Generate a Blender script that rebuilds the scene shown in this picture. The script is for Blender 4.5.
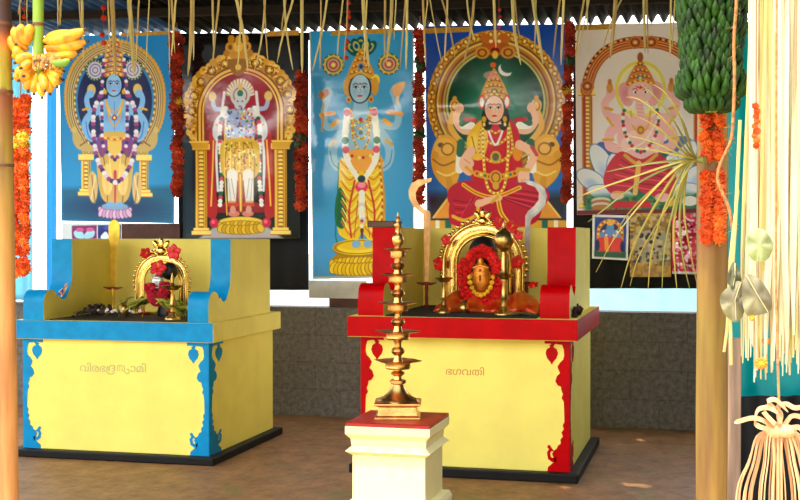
import bpy, bmesh, math, random
import numpy as np
from mathutils import Vector, Matrix, Euler
random.seed(11); rng = np.random.default_rng(5)
scn = bpy.context.scene; COL = scn.collection
PI = math.pi
for _o in list(bpy.data.objects): bpy.data.objects.remove(_o)

# ---------------------------------------------------------------- camera
F = 1247.72; PSI = .2486; TH = .015
_c, _s, _ct, _st = math.cos(PSI), math.sin(PSI), math.cos(TH), math.sin(TH)
RGT = Vector((_c, _s, 0)); FWD = Vector((-_s*_ct, _c*_ct, -_st)); UPV = Vector((-_s*_st, _c*_st, _ct)); EYE = Vector((0, 0, 1.5))
cam = bpy.data.cameras.new('camera'); camo = bpy.data.objects.new('camera', cam); COL.objects.link(camo)
cam.sensor_width = 36; cam.lens = 36*F/800; cam.clip_start = .05; cam.clip_end = 300
camo.location = EYE; camo.rotation_euler = Matrix((RGT, UPV, -FWD)).transposed().to_euler()
scn.camera = camo

# ---------------------------------------------------------------- world, sun, exposure
scn.view_settings.view_transform = 'Standard'; scn.view_settings.look = 'None'
scn.view_settings.gamma = 1; scn.view_settings.use_curve_mapping = False
scn.view_settings.exposure = 0.72
W = bpy.data.worlds.new('sky'); scn.world = W; W.use_nodes = True
nt = W.node_tree; nt.nodes.clear()
def N(tree, typ, **kw):
    n = tree.nodes.new(typ)
    for k, v in kw.items(): setattr(n, k, v)
    return n
out = N(nt, 'ShaderNodeOutputWorld'); bg = N(nt, 'ShaderNodeBackground'); tc = N(nt, 'ShaderNodeTexCoord')
sep = N(nt, 'ShaderNodeSeparateXYZ'); nt.links.new(tc.outputs['Generated'], sep.inputs[0])
noi = N(nt, 'ShaderNodeTexNoise'); noi.inputs['Scale'].default_value = 9; noi.inputs['Detail'].default_value = 5
nt.links.new(tc.outputs['Generated'], noi.inputs['Vector'])
def MATH(tree, op, a, b=None, clamp=False):
    n = tree.nodes.new('ShaderNodeMath'); n.operation = op; n.use_clamp = clamp
    for i, q in enumerate((a, b)):
        if q is None: continue
        if isinstance(q, (int, float)): n.inputs[i].default_value = q
        else: tree.links.new(q, n.inputs[i])
    return n.outputs[0]
# invented ragged tree line behind the viewer, added to keep poster reflections dark
edge = MATH(nt, 'ADD', MATH(nt, 'MULTIPLY', noi.outputs['Fac'], .15), .05)
edge = MATH(nt, 'ADD', edge, MATH(nt, 'MULTIPLY', MATH(nt, 'SUBTRACT', sep.outputs['X'], .12, True), 1.1))  # invented trees rise higher on the right, to darken right-hand faces
back = MATH(nt, 'MULTIPLY', MATH(nt, 'SUBTRACT', .35, sep.outputs['Y']), 4.0, True)
added_tree_m = MATH(nt, 'MULTIPLY', MATH(nt, 'MULTIPLY', MATH(nt, 'SUBTRACT', edge, sep.outputs['Z']), 25, True), back)
skyr = N(nt, 'ShaderNodeValToRGB'); skyr.color_ramp.elements[0].color = (1.35, 1.33, 1.28, 1); skyr.color_ramp.elements[1].color = (.8, .88, .96, 1)
skyr.color_ramp.elements[1].position = .55
nt.links.new(sep.outputs['Z'], skyr.inputs[0])
mx = N(nt, 'ShaderNodeMix', data_type='RGBA'); nt.links.new(added_tree_m, mx.inputs[0]); nt.links.new(skyr.outputs[0], mx.inputs[6])
mx.inputs[7].default_value = (.025, .04, .02, 1)
nt.links.new(mx.outputs[2], bg.inputs[0]); bg.inputs[1].default_value = 2.5
nt.links.new(bg.outputs[0], out.inputs[0])
SUN_EL, SUN_AZ = math.radians(68), math.radians(-12)      # high sun behind the viewer
sun = bpy.data.lights.new('sun', 'SUN'); sun.energy = 3.2; sun.angle = .009; sun.color = (1, .95, .84)
so = bpy.data.objects.new('sun', sun); COL.objects.link(so); so.location = (0, -10, 20)
SUNV = Vector((math.sin(SUN_AZ)*math.cos(SUN_EL), -math.cos(SUN_AZ)*math.cos(SUN_EL), math.sin(SUN_EL)))
so.rotation_euler = SUNV.to_track_quat('Z', 'Y').to_euler()

# ---------------------------------------------------------------- helpers
def lin(c):
    return tuple((v/255/12.92 if v/255 <= .04045 else ((v/255+.055)/1.055)**2.4) for v in c)
def ray(px, py): return RGT*((px-400)/F) + UPV*((250-py)/F) + FWD
def PY(px, py, Y): d = ray(px, py); return EYE + d*(Y/d.y)
def PZ(px, py, Z): d = ray(px, py); return EYE + d*((Z-1.5)/d.z)
def ppx(Y, px=400):      # metres per photo pixel at wall-parallel distance Y
    return (PY(px+1, 231, Y)-PY(px, 231, Y)).length
_M = {}
def mat(name, c, rough=.6, metal=0, var=.0, vs=8, bump=0, bs=60, c2=None, spec=.5, coat=0, trans=0, sheen=0, stretch=None, det=4):
    if name in _M: return _M[name]
    m = bpy.data.materials.new(name); m.use_nodes = True; t = m.node_tree
    b = t.nodes['Principled BSDF']; b.inputs['Roughness'].default_value = rough; b.inputs['Metallic'].default_value = metal
    b.inputs['Specular IOR Level'].default_value = spec; b.inputs['Coat Weight'].default_value = coat; b.inputs['Coat Roughness'].default_value = .12
    L = lin(c); co = N(t, 'ShaderNodeTexCoord'); vec = co.outputs['Object']
    if stretch:
        mp = N(t, 'ShaderNodeMapping'); mp.inputs['Scale'].default_value = stretch; t.links.new(vec, mp.inputs[0]); vec = mp.outputs[0]
    b.inputs['Base Color'].default_value = (*L, 1)
    if var or c2:
        n = N(t, 'ShaderNodeTexNoise'); n.inputs['Scale'].default_value = vs; n.inputs['Detail'].default_value = det; t.links.new(vec, n.inputs['Vector'])
        r = N(t, 'ShaderNodeValToRGB'); r.color_ramp.elements[0].position = .35; r.color_ramp.elements[1].position = .65
        A = lin(c2) if c2 else tuple(v*(1-var) for v in L); B = L if c2 else tuple(min(1, v*(1+var*.5)) for v in L)
        r.color_ramp.elements[0].color = (*A, 1); r.color_ramp.elements[1].color = (*B, 1)
        t.links.new(n.outputs['Fac'], r.inputs[0]); t.links.new(r.outputs[0], b.inputs['Base Color'])
    if bump:
        n2 = N(t, 'ShaderNodeTexNoise'); n2.inputs['Scale'].default_value = bs; n2.inputs['Detail'].default_value = 5; t.links.new(vec, n2.inputs['Vector'])
        bp = N(t, 'ShaderNodeBump'); bp.inputs['Strength'].default_value = bump; bp.inputs['Distance'].default_value = .01
        t.links.new(n2.outputs['Fac'], bp.inputs['Height']); t.links.new(bp.outputs[0], b.inputs['Normal'])
    if trans:
        tr = N(t, 'ShaderNodeBsdfTranslucent'); tr.inputs[0].default_value = (*L, 1); ms = N(t, 'ShaderNodeMixShader'); ms.inputs[0].default_value = trans
        t.links.new(b.outputs[0], ms.inputs[1]); t.links.new(tr.outputs[0], ms.inputs[2]); t.links.new(ms.outputs[0], t.nodes['Material Output'].inputs[0])
    _M[name] = m; return m
def tag(o, label=None, cat=None, group=None, kind=None):
    for k, v in (('label', label), ('category', cat), ('group', group), ('kind', kind)):
        if v: o[k] = v
    return o
def thing(name, loc, label, cat, group=None):
    o = bpy.data.objects.new(name, None); COL.objects.link(o); o.location = loc; o.empty_display_size = .05
    return tag(o, label, cat, group)
def root_loc(o):
    p = Vector((0, 0, 0))
    while o is not None: p += Vector(o.location); o = o.parent
    return p
class MB:
    def __init__(s): s.v = []; s.f = []
    def add(s, vs, fs):
        k = len(s.v); s.v += [Vector(p) for p in vs]; s.f += [[i+k for i in f] for f in fs]; return s
    def box(s, x0, x1, y0, y1, z0, z1):
        return s.add([(x0,y0,z0),(x1,y0,z0),(x1,y1,z0),(x0,y1,z0),(x0,y0,z1),(x1,y0,z1),(x1,y1,z1),(x0,y1,z1)],
                     [(3,2,1,0),(4,5,6,7),(0,1,5,4),(1,2,6,5),(2,3,7,6),(3,0,4,7)])
    def prism(s, pts, off):      # planar outline (3-D points) pushed along off
        n = len(pts); off = Vector(off); P = [Vector(p) for p in pts]
        return s.add(P+[p+off for p in P], [list(range(n))[::-1], list(range(n, 2*n))]+[(i, (i+1) % n, n+(i+1) % n, n+i) for i in range(n)])
    def tube(s, pts, r, n=8, cap=True, flat=None, up=None):
        P = [Vector(p) for p in pts]; m = len(P); R = [r]*m if isinstance(r, (int, float)) else list(r)
        T = [((P[min(i+1, m-1)]-P[max(i-1, 0)]).normalized() if (P[min(i+1, m-1)]-P[max(i-1, 0)]).length > 1e-9 else Vector((0,0,1))) for i in range(m)]
        a = Vector(up) if up else (Vector((0,0,1)) if abs(T[0].z) < .9 else Vector((0,1,0)))
        u = (a-T[0]*a.dot(T[0])).normalized(); vs = []
        for i in range(m):
            u = (u-T[i]*u.dot(T[i])).normalized(); w = T[i].cross(u)
            for j in range(n):
                th = 2*PI*j/n; vs.append(P[i]+(u*math.cos(th)*(flat or 1)+w*math.sin(th))*R[i])
        fs = [(i*n+j, i*n+(j+1) % n, (i+1)*n+(j+1) % n, (i+1)*n+j) for i in range(m-1) for j in range(n)]
        if cap: fs += [list(range(n))[::-1], list(range((m-1)*n, m*n))]
        return s.add(vs, fs)
    def lathe(s, c, prof, n=24, mod=None, rot=0):
        c = Vector(c); vs = []
        for q in prof:
            for j in range(n):
                th = 2*PI*j/n+rot; rr = q[0]
                if mod and len(q) > 2: rr *= 1+q[2]*mod(th)
                vs.append(c+Vector((rr*math.cos(th), rr*math.sin(th), q[1])))
        m = len(prof); fs = [(i*n+j, i*n+(j+1) % n, (i+1)*n+(j+1) % n, (i+1)*n+j) for i in range(m-1) for j in range(n)]
        fs += [list(range(n))[::-1], list(range((m-1)*n, m*n))]
        return s.add(vs, fs)
    def ell(s, c, r, nu=12, nv=8, M=None, jit=0):
        c = Vector(c); r = (r, r, r) if isinstance(r, (int, float)) else r; vs = []
        for i in range(nv+1):
            ph = PI*i/nv
            for j in range(nu):
                th = 2*PI*j/nu; p = Vector((r[0]*math.sin(ph)*math.cos(th), r[1]*math.sin(ph)*math.sin(th), r[2]*math.cos(ph)))
                if jit: p *= 1+random.uniform(-jit, jit)
                vs.append(c+(M @ p if M else p))
        fs = [(i*nu+j, (i+1)*nu+j, (i+1)*nu+(j+1) % nu, i*nu+(j+1) % nu) for i in range(nv) for j in range(nu)]
        return s.add(vs, fs)
    def ribbon(s, pts, w, side, th=.0015, fold=.25):
        P = [Vector(p) for p in pts]; m = len(P); Wd = [w]*m if isinstance(w, (int, float)) else list(w); sd = Vector(side).normalized(); vs = []
        for i in range(m):
            T = (P[min(i+1, m-1)]-P[max(i-1, 0)]).normalized(); a = (sd-T*sd.dot(T)).normalized(); nn = T.cross(a)
            h = Wd[i]/2
            for q, d in ((-1, 0), (0, fold*h), (1, 0)): vs.append(P[i]+a*q*h+nn*(d+th/2))
            for q, d in ((1, 0), (0, fold*h), (-1, 0)): vs.append(P[i]+a*q*h+nn*(d-th/2))
        fs = [(i*6+j, i*6+(j+1) % 6, (i+1)*6+(j+1) % 6, (i+1)*6+j) for i in range(m-1) for j in range(6)]+[[5,4,3,2,1,0], [(m-1)*6+j for j in range(6)]]
        return s.add(vs, fs)
    def build(s, name, m, parent=None, smooth=False, bevel=0, origin=None, subd=0, seg=2):
        me = bpy.data.meshes.new(name)
        if parent is not None: o0 = root_loc(parent)
        elif origin is not None: o0 = Vector(origin)
        else:
            xs = [p.x for p in s.v]; ys = [p.y for p in s.v]; zs = [p.z for p in s.v]
            o0 = Vector(((min(xs)+max(xs))/2, (min(ys)+max(ys))/2, min(zs)))
        me.from_pydata([p-o0 for p in s.v], [], s.f); me.validate()
        bm = bmesh.new(); bm.from_mesh(me); bmesh.ops.remove_doubles(bm, verts=bm.verts, dist=1e-6); bmesh.ops.recalc_face_normals(bm, faces=bm.faces); bm.to_mesh(me); bm.free()
        for q in (m if isinstance(m, (list, tuple)) else [m]): me.materials.append(q)
        o = bpy.data.objects.new(name, me); COL.objects.link(o)
        if parent is not None: o.parent = parent
        else: o.location = o0
        if smooth:
            for p in me.polygons: p.use_smooth = True
        if bevel:
            md = o.modifiers.new('bevel', 'BEVEL'); md.width = bevel; md.segments = seg; md.limit_method = 'ANGLE'; md.angle_limit = .7
        if subd:
            md = o.modifiers.new('subd', 'SUBSURF'); md.levels = md.render_levels = subd
        if smooth: 
            try: me.set_sharp_from_angle(angle=math.radians(50))
            except Exception: pass
        return o
def spl(pts, n=8, closed=False):      # Catmull-Rom through the points
    P = [Vector(p) for p in pts]; m = len(P); o = []
    for i in range(m if closed else m-1):
        g = (lambda k: P[k % m]) if closed else (lambda k: P[max(0, min(m-1, k))])
        a, b, c, d = g(i-1), g(i), g(i+1), g(i+2)
        for j in range(n):
            t = j/n; o.append(.5*((2*b)+(c-a)*t+(2*a-5*b+4*c-d)*t*t+(3*b-a-3*c+d)*t**3))
    if not closed: o.append(P[-1])
    return o
def copy_tree(o, parent=None):
    c = o.copy(); COL.objects.link(c)
    if parent is not None: c.parent = parent
    for ch in list(o.children): copy_tree(ch, c)
    return c
# ---------------------------------------------------------------- the setting
def floor_mat():
    m = bpy.data.materials.new('packed_earth'); m.use_nodes = True; t = m.node_tree; b = t.nodes['Principled BSDF']
    co = N(t, 'ShaderNodeTexCoord'); mp = N(t, 'ShaderNodeMapping'); mp.inputs['Scale'].default_value = (1, .8, 1); t.links.new(co.outputs['Object'], mp.inputs[0])
    n = N(t, 'ShaderNodeTexNoise'); n.inputs['Scale'].default_value = 7; n.inputs['Detail'].default_value = 10; n.inputs['Roughness'].default_value = .78; t.links.new(mp.outputs[0], n.inputs['Vector'])
    r = N(t, 'ShaderNodeValToRGB'); e = r.color_ramp.elements; e[0].position = .3; e[0].color = (*lin((92, 66, 40)), 1); e[1].position = .7; e[1].color = (*lin((176, 128, 84)), 1)
    e2 = e.new(.45); e2.color = (*lin((136, 96, 60)), 1); t.links.new(n.outputs['Fac'], r.inputs[0])
    n2 = N(t, 'ShaderNodeTexNoise'); n2.inputs['Scale'].default_value = 3.2; n2.inputs['Detail'].default_value = 3; t.links.new(mp.outputs[0], n2.inputs['Vector'])
    r2 = N(t, 'ShaderNodeValToRGB'); r2.color_ramp.elements[0].position = .6; r2.color_ramp.elements[1].position = .72; r2.color_ramp.elements[0].color = (0,0,0,1); r2.color_ramp.elements[1].color = (.7,.7,.7,1); t.links.new(n2.outputs['Fac'], r2.inputs[0])
    mx = N(t, 'ShaderNodeMix', data_type='RGBA'); t.links.new(r2.outputs[0], mx.inputs[0]); t.links.new(r.outputs[0], mx.inputs[6]); mx.inputs[7].default_value = (*lin((112, 108, 56)), 1)
    t.links.new(mx.outputs[2], b.inputs['Base Color']); b.inputs['Roughness'].default_value = .55; b.inputs['Specular IOR Level'].default_value = .3
    n3 = N(t, 'ShaderNodeTexNoise'); n3.inputs['Scale'].default_value = 30; n3.inputs['Detail'].default_value = 6; t.links.new(co.outputs['Object'], n3.inputs['Vector'])
    bp = N(t, 'ShaderNodeBump'); bp.inputs['Strength'].default_value = .35; bp.inputs['Distance'].default_value = .01; t.links.new(n3.outputs['Fac'], bp.inputs['Height']); t.links.new(bp.outputs[0], b.inputs['Normal'])
    return m
tag(MB().box(-9, 4, 4.4, 10.4, -.1, 0).build('floor', floor_mat(), origin=(0,0,0)), kind='structure')
tag(MB().box(-60, 60, -40, 80, -.14, -.04).build('ground', mat('outside_ground', (196, 186, 160), .9, var=.2, vs=.6), origin=(0,0,0)), kind='structure')
# low block wall
def block_mat():
    m = bpy.data.materials.new('rough_block_wall'); m.use_nodes = True; t = m.node_tree; b = t.nodes['Principled BSDF']
    co = N(t, 'ShaderNodeTexCoord'); mp = N(t, 'ShaderNodeMapping'); mp.inputs['Rotation'].default_value = (PI/2, 0, 0); t.links.new(co.outputs['Object'], mp.inputs[0])
    br = N(t, 'ShaderNodeTexBrick'); br.inputs['Scale'].default_value = 1; br.inputs['Brick Width'].default_value = .42; br.inputs['Row Height'].default_value = .22; br.inputs['Mortar Size'].default_value = .006; br.inputs['Mortar Smooth'].default_value = .7
    br.inputs['Color1'].default_value = (*lin((128, 121, 114)), 1); br.inputs['Color2'].default_value = (*lin((122, 115, 108)), 1); br.inputs['Mortar'].default_value = (*lin((108, 102, 96)), 1)
    t.links.new(mp.outputs[0], br.inputs['Vector'])
    n = N(t, 'ShaderNodeTexNoise'); n.inputs['Scale'].default_value = 26; n.inputs['Detail'].default_value = 8; n.inputs['Roughness'].default_value = .8; t.links.new(co.outputs['Object'], n.inputs['Vector'])
    r = N(t, 'ShaderNodeValToRGB'); r.color_ramp.elements[0].position = .3; r.color_ramp.elements[0].color = (.3,.3,.3,1); r.color_ramp.elements[1].position = .72; r.color_ramp.elements[1].color = (1.45,1.42,1.4,1); t.links.new(n.outputs['Fac'], r.inputs[0])
    mx = N(t, 'ShaderNodeMix', data_type='RGBA', blend_type='MULTIPLY'); mx.inputs[0].default_value = 1; t.links.new(br.outputs[0], mx.inputs[6]); t.links.new(r.outputs[0], mx.inputs[7]); t.links.new(mx.outputs[2], b.inputs['Base Color'])
    bp = N(t, 'ShaderNodeBump'); bp.inputs['Strength'].default_value = .6; bp.inputs['Distance'].default_value = .015; t.links.new(n.outputs['Fac'], bp.inputs['Height']); t.links.new(bp.outputs[0], b.inputs['Normal']); b.inputs['Roughness'].default_value = .95
    return m
WALLY = 9.62
tag(MB().box(-8, 2.2, WALLY, WALLY+.2, -.02, .885).build('wall_back', block_mat(), origin=(0, WALLY, 0), bevel=.012), kind='structure')
# corrugated roof, with three small holes that let sun spots onto the floor
def roof_z(y, x=-2.4): return 3.155+.065*(9.7-y)-.0165*(x+2.4)
def roof(name, x0, x1, y0, y1, m, holes=()):
    nx = int((x1-x0)/.0135); ny = 40 if not holes else int((y1-y0)/.03); pitch = .093; A = .034
    xs = np.linspace(x0, x1, nx+1); ys = np.linspace(y0, y1, ny+1)
    X, Yg = np.meshgrid(xs, ys); Z = roof_z(Yg, X)+A*np.sin(2*PI*X/pitch)+.004*np.sin(Yg*2.1+X*1.3)
    v = np.stack([X, Yg, Z], -1).reshape(-1, 3); f = []
    for j in range(ny):
        yc = (ys[j]+ys[j+1])/2
        for i in range(nx):
            xc = (xs[i]+xs[i+1])/2
            if any((xc-h[0])**2+(yc-h[1])**2 < h[2]**2 for h in holes): continue
            a = j*(nx+1)+i; f.append((a, a+1, a+nx+2, a+nx+1))
    me = bpy.data.meshes.new(name); me.from_pydata(v.tolist(), [], f); me.materials.append(m)
    for p in me.polygons: p.use_smooth = True
    o = bpy.data.objects.new(name, me); COL.objects.link(o)
    md = o.modifiers.new('thickness', 'SOLIDIFY'); md.thickness = .0015
    return tag(o, kind='structure')
holes = []
for (px, py, r) in ((630, 484, .05), (642, 485, .062), (641, 440, .036), (566, 487, .034)):
    g = PZ(px, py, 0); k = 3.5/SUNV.z; h = g+SUNV*k
    for _ in range(4): k = (roof_z(h.y))/SUNV.z; h = g+SUNV*k
    holes.append((h.x, h.y, r))
rm = mat('rusty_roof_sheet', (22, 18, 16), .75, .0, spec=.2, var=.5, vs=3, stretch=(6, .6, 1))
roof('ceiling', -4.34, 2.3, 4.6, 9.74, rm, holes)
bl = mat('blue_roof_sheet', (70, 110, 150), .35, .2, var=.35, vs=4, trans=.22, stretch=(5, .5, 1))
roof('ceiling', -8.2, -4.33, 4.6, 9.74, bl)
beam = mat('dark_timber', (34, 26, 21), .8, spec=.2, var=.4, vs=10, stretch=(1, 8, 8))
def beam_x(y0, y1, d0, d1, name):
    m = MB(); yc = (y0+y1)/2; q = []
    for x in (-8.2, 2.3): z = roof_z(yc, x); q += [(x,y0,z-d1),(x,y1,z-d1),(x,y1,z-d0),(x,y0,z-d0)]
    m.add(q, [(0,1,2,3),(7,6,5,4),(0,4,5,1),(1,5,6,2),(2,6,7,3),(3,7,4,0)]); return tag(m.build(name, beam, bevel=.004), kind='structure')
beam_x(9.69, 9.73, .046, .11, 'trim_1'); beam_x(8.8, 8.86, .036, .1, 'trim_2'); beam_x(4.68, 4.78, .036, .13, 'trim_3')

# plastic sheets that close the sides of the shed
def sheet(name, c00, c10, c11, c01, m, label, cat='tarpaulin', amp=.03, waves=5, nu=60, nv=40, seed=0, sag=0, group=None):
    a, b, c, d = map(Vector, (c00, c10, c11, c01)); nrm = (b-a).cross(d-a).normalized(); mb = MB(); vs = []; r = random.Random(seed); ph = [r.uniform(0, 6) for _ in range(4)]
    for j in range(nv+1):
        v = j/nv
        for i in range(nu+1):
            u = i/nu; p = a*(1-u)*(1-v)+b*u*(1-v)+c*u*v+d*(1-u)*v
            k = math.sin(u*waves*6.28+ph[0]+.8*math.sin(v*4+ph[1]))*.6+math.sin(u*waves*2.3*6.28+ph[2]+v*2)*.25+math.sin(v*5+u*3+ph[3])*.35
            p = p+nrm*amp*k; p.z -= sag*4*u*(1-u)*(1-v); vs.append(p)
    mb.add(vs, [(j*(nu+1)+i, j*(nu+1)+i+1, (j+1)*(nu+1)+i+1, (j+1)*(nu+1)+i) for j in range(nv) for i in range(nu)])
    o = mb.build(name, m, smooth=True); md = o.modifiers.new('thickness', 'SOLIDIFY'); md.thickness = .0012
    return tag(o, label, cat, group)
def rect(px0, py0, px1, py1, Y): return PY(px0, py1, Y), PY(px1, py1, Y), PY(px1, py0, Y), PY(px0, py0, Y)
turq = mat('turquoise_plastic', (0, 178, 180), .35, trans=.5, var=.15, vs=3)
sheet('tarpaulin', *rect(722, 28, 850, 408, 6.6), turq, 'turquoise plastic sheet behind the pale palm strips at the right edge', waves=2, seed=3)
sheet('tarpaulin', *rect(46.5, 40, 56.5, 296, 9.72), mat('blue_plastic', (96, 186, 236), .4, trans=.6), 'narrow bright blue plastic strip left of the blue-skinned deity poster', waves=1, amp=.012, nu=16, seed=5)
sheet('tarpaulin', *rect(-20, 20, 31, 300, 9.4), mat('pale_cyan_plastic', (170, 228, 245), .4, trans=.65), 'pale cyan plastic sheet behind the orange marigold garland on the left', waves=3, amp=.04, seed=6)
sheet('cloth', *rect(738, 396, 860, 560, 6.45), mat('black_cloth', (16, 16, 17), .9), 'black cloth hanging low behind the palm leaf tassel', 'cloth', waves=3, seed=8)
sheet('cloth', *rect(179, 33, 309, 290, 9.66), mat('black_cloth', (16, 16, 17), .9), 'black cloth behind the gold-arched red poster', 'cloth', waves=3, amp=.015, seed=9, group=None)
sheet('cloth', *rect(573, 33, 712, 288.5, 9.66), mat('black_cloth', (16, 16, 17), .9), 'black cloth showing below the elephant-headed deity poster', 'cloth', waves=3, amp=.015, seed=10)
sheet('tarpaulin', *rect(262, 262, 330, 425, 10.9), mat('white_plastic', (235, 245, 250), .5, trans=.5), 'white plastic sheet beyond the wall seen between the two altars', waves=3, amp=.03, seed=11)
sheet('tarpaulin', *rect(560, 262, 760, 425, 10.9), mat('white_blue_plastic', (205, 238, 250), .5, trans=.5, var=.2, vs=6), 'bluish white plastic sheet beyond the wall right of the red altar', waves=3, amp=.03, seed=12)
wr = sheet('blocker_right', (1.3, 4.9, .02), (1.3, 9.55, .02), (1.3, 9.55, 3.0), (1.3, 4.9, 3.0), mat('dark_green_blocker', (24, 62, 40), .8), 'added dark green light blocker out of view at the right', waves=3, amp=.03, seed=21)  # unseen sheet, added to cut light on the altars' right sides
for k_ in ('label', 'category'): del wr[k_]
wr['kind'] = 'structure'
# ---------------------------------------------------------------- the two altars
YEL = mat('yellow_paint', (255, 232, 116), .6, spec=.15, var=.06, vs=5, bump=.06, bs=30)
BLU = mat('blue_paint', (8, 142, 198), .36, spec=.16, var=.12, vs=14, coat=.0)
RED = mat('red_paint', (192, 0, 6), .36, spec=.08, var=.12, vs=10, coat=.0)
BLK = mat('black_paint', (15, 12, 11), .55, spec=.25, var=.4, vs=6)
ORN = [(0,345),(24,345),(24,349),(18,349),(16,350.5),(13,349),(7,350),(5.5,354),(5,360),(6,364),(9,367),(11.5,371),(10,375),(9,377),(12,380),(13.5,385),(11,389),(8,390),(7.5,394),(6,397),(7.5,401),(5.5,404),(5,410),(4.6,424),(6.3,427),(5.2,431),(7.5,434),(6,438),(8.5,441),(8,445),(11,447),(12,450),(15,452),(16.5,455),(15,459),(14,462),(17,465),(20.5,468),(21,472),(0,472)]
POT = [(17,349.5),(19.5,350),(18.5,352),(22,354.5),(23,358.5),(21.5,363),(18.5,366.5),(17,369),(15.5,366.5),(12.5,363),(11,358.5),(12,354.5),(15.5,352),(14.5,350)]
SCR = [(14,453),(17,449.5),(19,446.5),(21,447),(21,449.5),(19.5,450.5),(21.5,454),(20.5,460),(16.5,463),(13,463),(12,458),(14.5,459),(17.5,458.5),(18.5,455),(17.5,452.5)]
ALT = {}
def altar(key, xr, w, yf, d, hl, ht, o, hp, of, ob, acc, accname, label, arms, ztop, ystrip, side_acc):
    xl = xr-w; t = thing('altar', ((xl+xr)/2, yf+d/2, 0), label, 'altar', None)
    MB().box(xl, xr, yf, yf+d, hp-.005, hl+.004).build('body', YEL, t, bevel=.004)
    MB().box(xl-.06, xr+.06, yf-.07, yf+d+.05, 0, hp).build('plinth', BLK, t, bevel=.008)
    lg = MB(); lg.box(xl-o, xr+o, yf-of, yf+d+ob, hl, ht)
    lo = lg.build('ledge', [YEL, acc], t)
    for p in lo.data.polygons:
        if p.normal.y < -.5 or (p.normal.x > .5 and side_acc): p.material_index = 1
    lo.modifiers.new('bevel', 'BEVEL').width = .003
    # seat back and the two scroll arms
    MB().box(xl+.02, xr-.02, yf+d-.2, yf+d-.055, ht, ztop-.003).build('backrest', YEL, t, bevel=.004)
    for (a0, a1, nm) in arms:
        rr = .085; pts = [(0.0, 0), (-.004, .06), (.0, .12)]
        for k in range(1, 9):
            an = PI-k*PI/9*1.02; pts.append((.09+.09*math.cos(an), .125+.075*math.sin(an)))
        pts += [(.20, .155), (.235, .128), (.265, .124), (.30, .14), (.335, .178), (ystrip-.012, .235), (ystrip, .30), (ystrip, ztop-ht)]
        n_acc = len(pts)-1
        pts += [(d-.06, ztop-ht-.004), (d-.06, 0)]
        a = MB().prism([(a0, yf+p[0], ht+p[1]) for p in pts], (a1-a0, 0, 0))
        ob_ = a.build('armrest', [YEL, acc], t)
        for p in ob_.data.polygons:
            c = p.center+Vector(t.location)
            if abs(p.normal.x) < .3 and p.normal.z > -.9 and c.y < yf+ystrip+.01: p.material_index = 1
        for p in ob_.data.polygons: p.use_smooth = abs(p.normal.x) < .3
        try: ob_.data.set_sharp_from_angle(angle=math.radians(40))
        except Exception: pass
    # corner ornaments
    zz = lambda y: hp+(472-y)/127*(hl-hp); u = .0062
    for (x, sg) in ((xr, -1), (xl, 1)):
        m = MB()
        for shp in (ORN, POT, SCR): m.prism([(x+sg*(p[0]*u), yf-.0035, zz(p[1])) for p in shp], (0, .005, 0))
        m.build('corner_ornament', acc, t)
        if sg < 0:
            m = MB()
            for shp in (ORN, POT, SCR): m.prism([(x+.0035, yf-.0035+p[0]*u*1.6, zz(p[1])) for p in shp], (-.005, 0, 0))
            m.build('corner_ornament', acc, t)
    return t
AL = altar('L', -3.167, 1.335, 7.471, 1.198, .783, .908, .046, .051, .034, .044, BLU, 'blue', 'yellow altar with blue ledge and blue scroll arms',
           [(-3.311, -3.167, 0), (-4.5, -4.346, 0)], 1.447, .377, False)
AR = altar('R', -.8526, 1.2986, 7.481, 1.2885, .8497, .976, .0588, .056, .104, .024, RED, 'red', 'yellow altar with red ledge and red scroll arms behind the tiered lamp',
           [(-1.03, -.8526, 0), (-2.169, -2.005, 0)], 1.525, .34, True)
def text_on(txt, px0, px1, pyb, yf, m, parent, h):
    cu = bpy.data.curves.new('inscription', 'FONT'); cu.body = txt; cu.size = 1; cu.extrude = 0.0; cu.fill_mode = 'BOTH'
    tmp = bpy.data.objects.new('tmp_text', cu); COL.objects.link(tmp); bpy.context.view_layer.update()
    dg = bpy.context.evaluated_depsgraph_get(); me = bpy.data.meshes.new_from_object(tmp.evaluated_get(dg)); bpy.data.objects.remove(tmp)
    co = np.array([v.co[:] for v in me.vertices])
    a = PY(px0, pyb, yf); b = PY(px1, pyb, yf); mn, mxx = co.min(0), co.max(0); sx = (b.x-a.x)/(mxx[0]-mn[0]); sy = h/(mxx[1]-mn[1])
    o0 = root_loc(parent)
    vs = [Vector((a.x+(c[0]-mn[0])*sx, yf-.0018, a.z+(c[1]-mn[1])*sy))-o0 for c in co]
    for v, c in zip(me.vertices, vs): v.co = c
    me.materials.clear(); me.materials.append(m); o = bpy.data.objects.new('inscription', me); COL.objects.link(o); o.parent = parent
    md = o.modifiers.new('thickness', 'SOLIDIFY'); md.thickness = .001
    return o
text_on('ഭഗവതി', 446, 484, 374.5, 7.481, mat('red_lettering', (214, 130, 60), .6), AR, 8.3*ppx(7.5, 460))
GL_ = mat('grey_lettering', (186, 178, 112), .6); hpx = ppx(7.5, 110)
text_on('വിരഭ', 80, 105.5, 371.3, 7.471, GL_, AL, 8.4*hpx); text_on('ദ', 108.5, 115.5, 371.5, 7.471, GL_, AL, 6.2*hpx); text_on('സ', 117, 125, 371.5, 7.471, GL_, AL, 6.2*hpx); text_on('ാമി', 130.5, 146, 372, 7.471, GL_, AL, 8.4*hpx)
m_ = MB()
for P in ([(115,372.6),(111,374.2),(107.2,372.5),(106.8,368.5),(107.6,366.2)], [(124.6,371.5),(127,373.8),(129,372.5),(128.6,369.5),(126.6,369.6)]): m_.tube(spl([PY(x, y, 7.4695) for x, y in P], 4), .0028, 6)
m_.build('inscription', GL_, AL)
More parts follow.
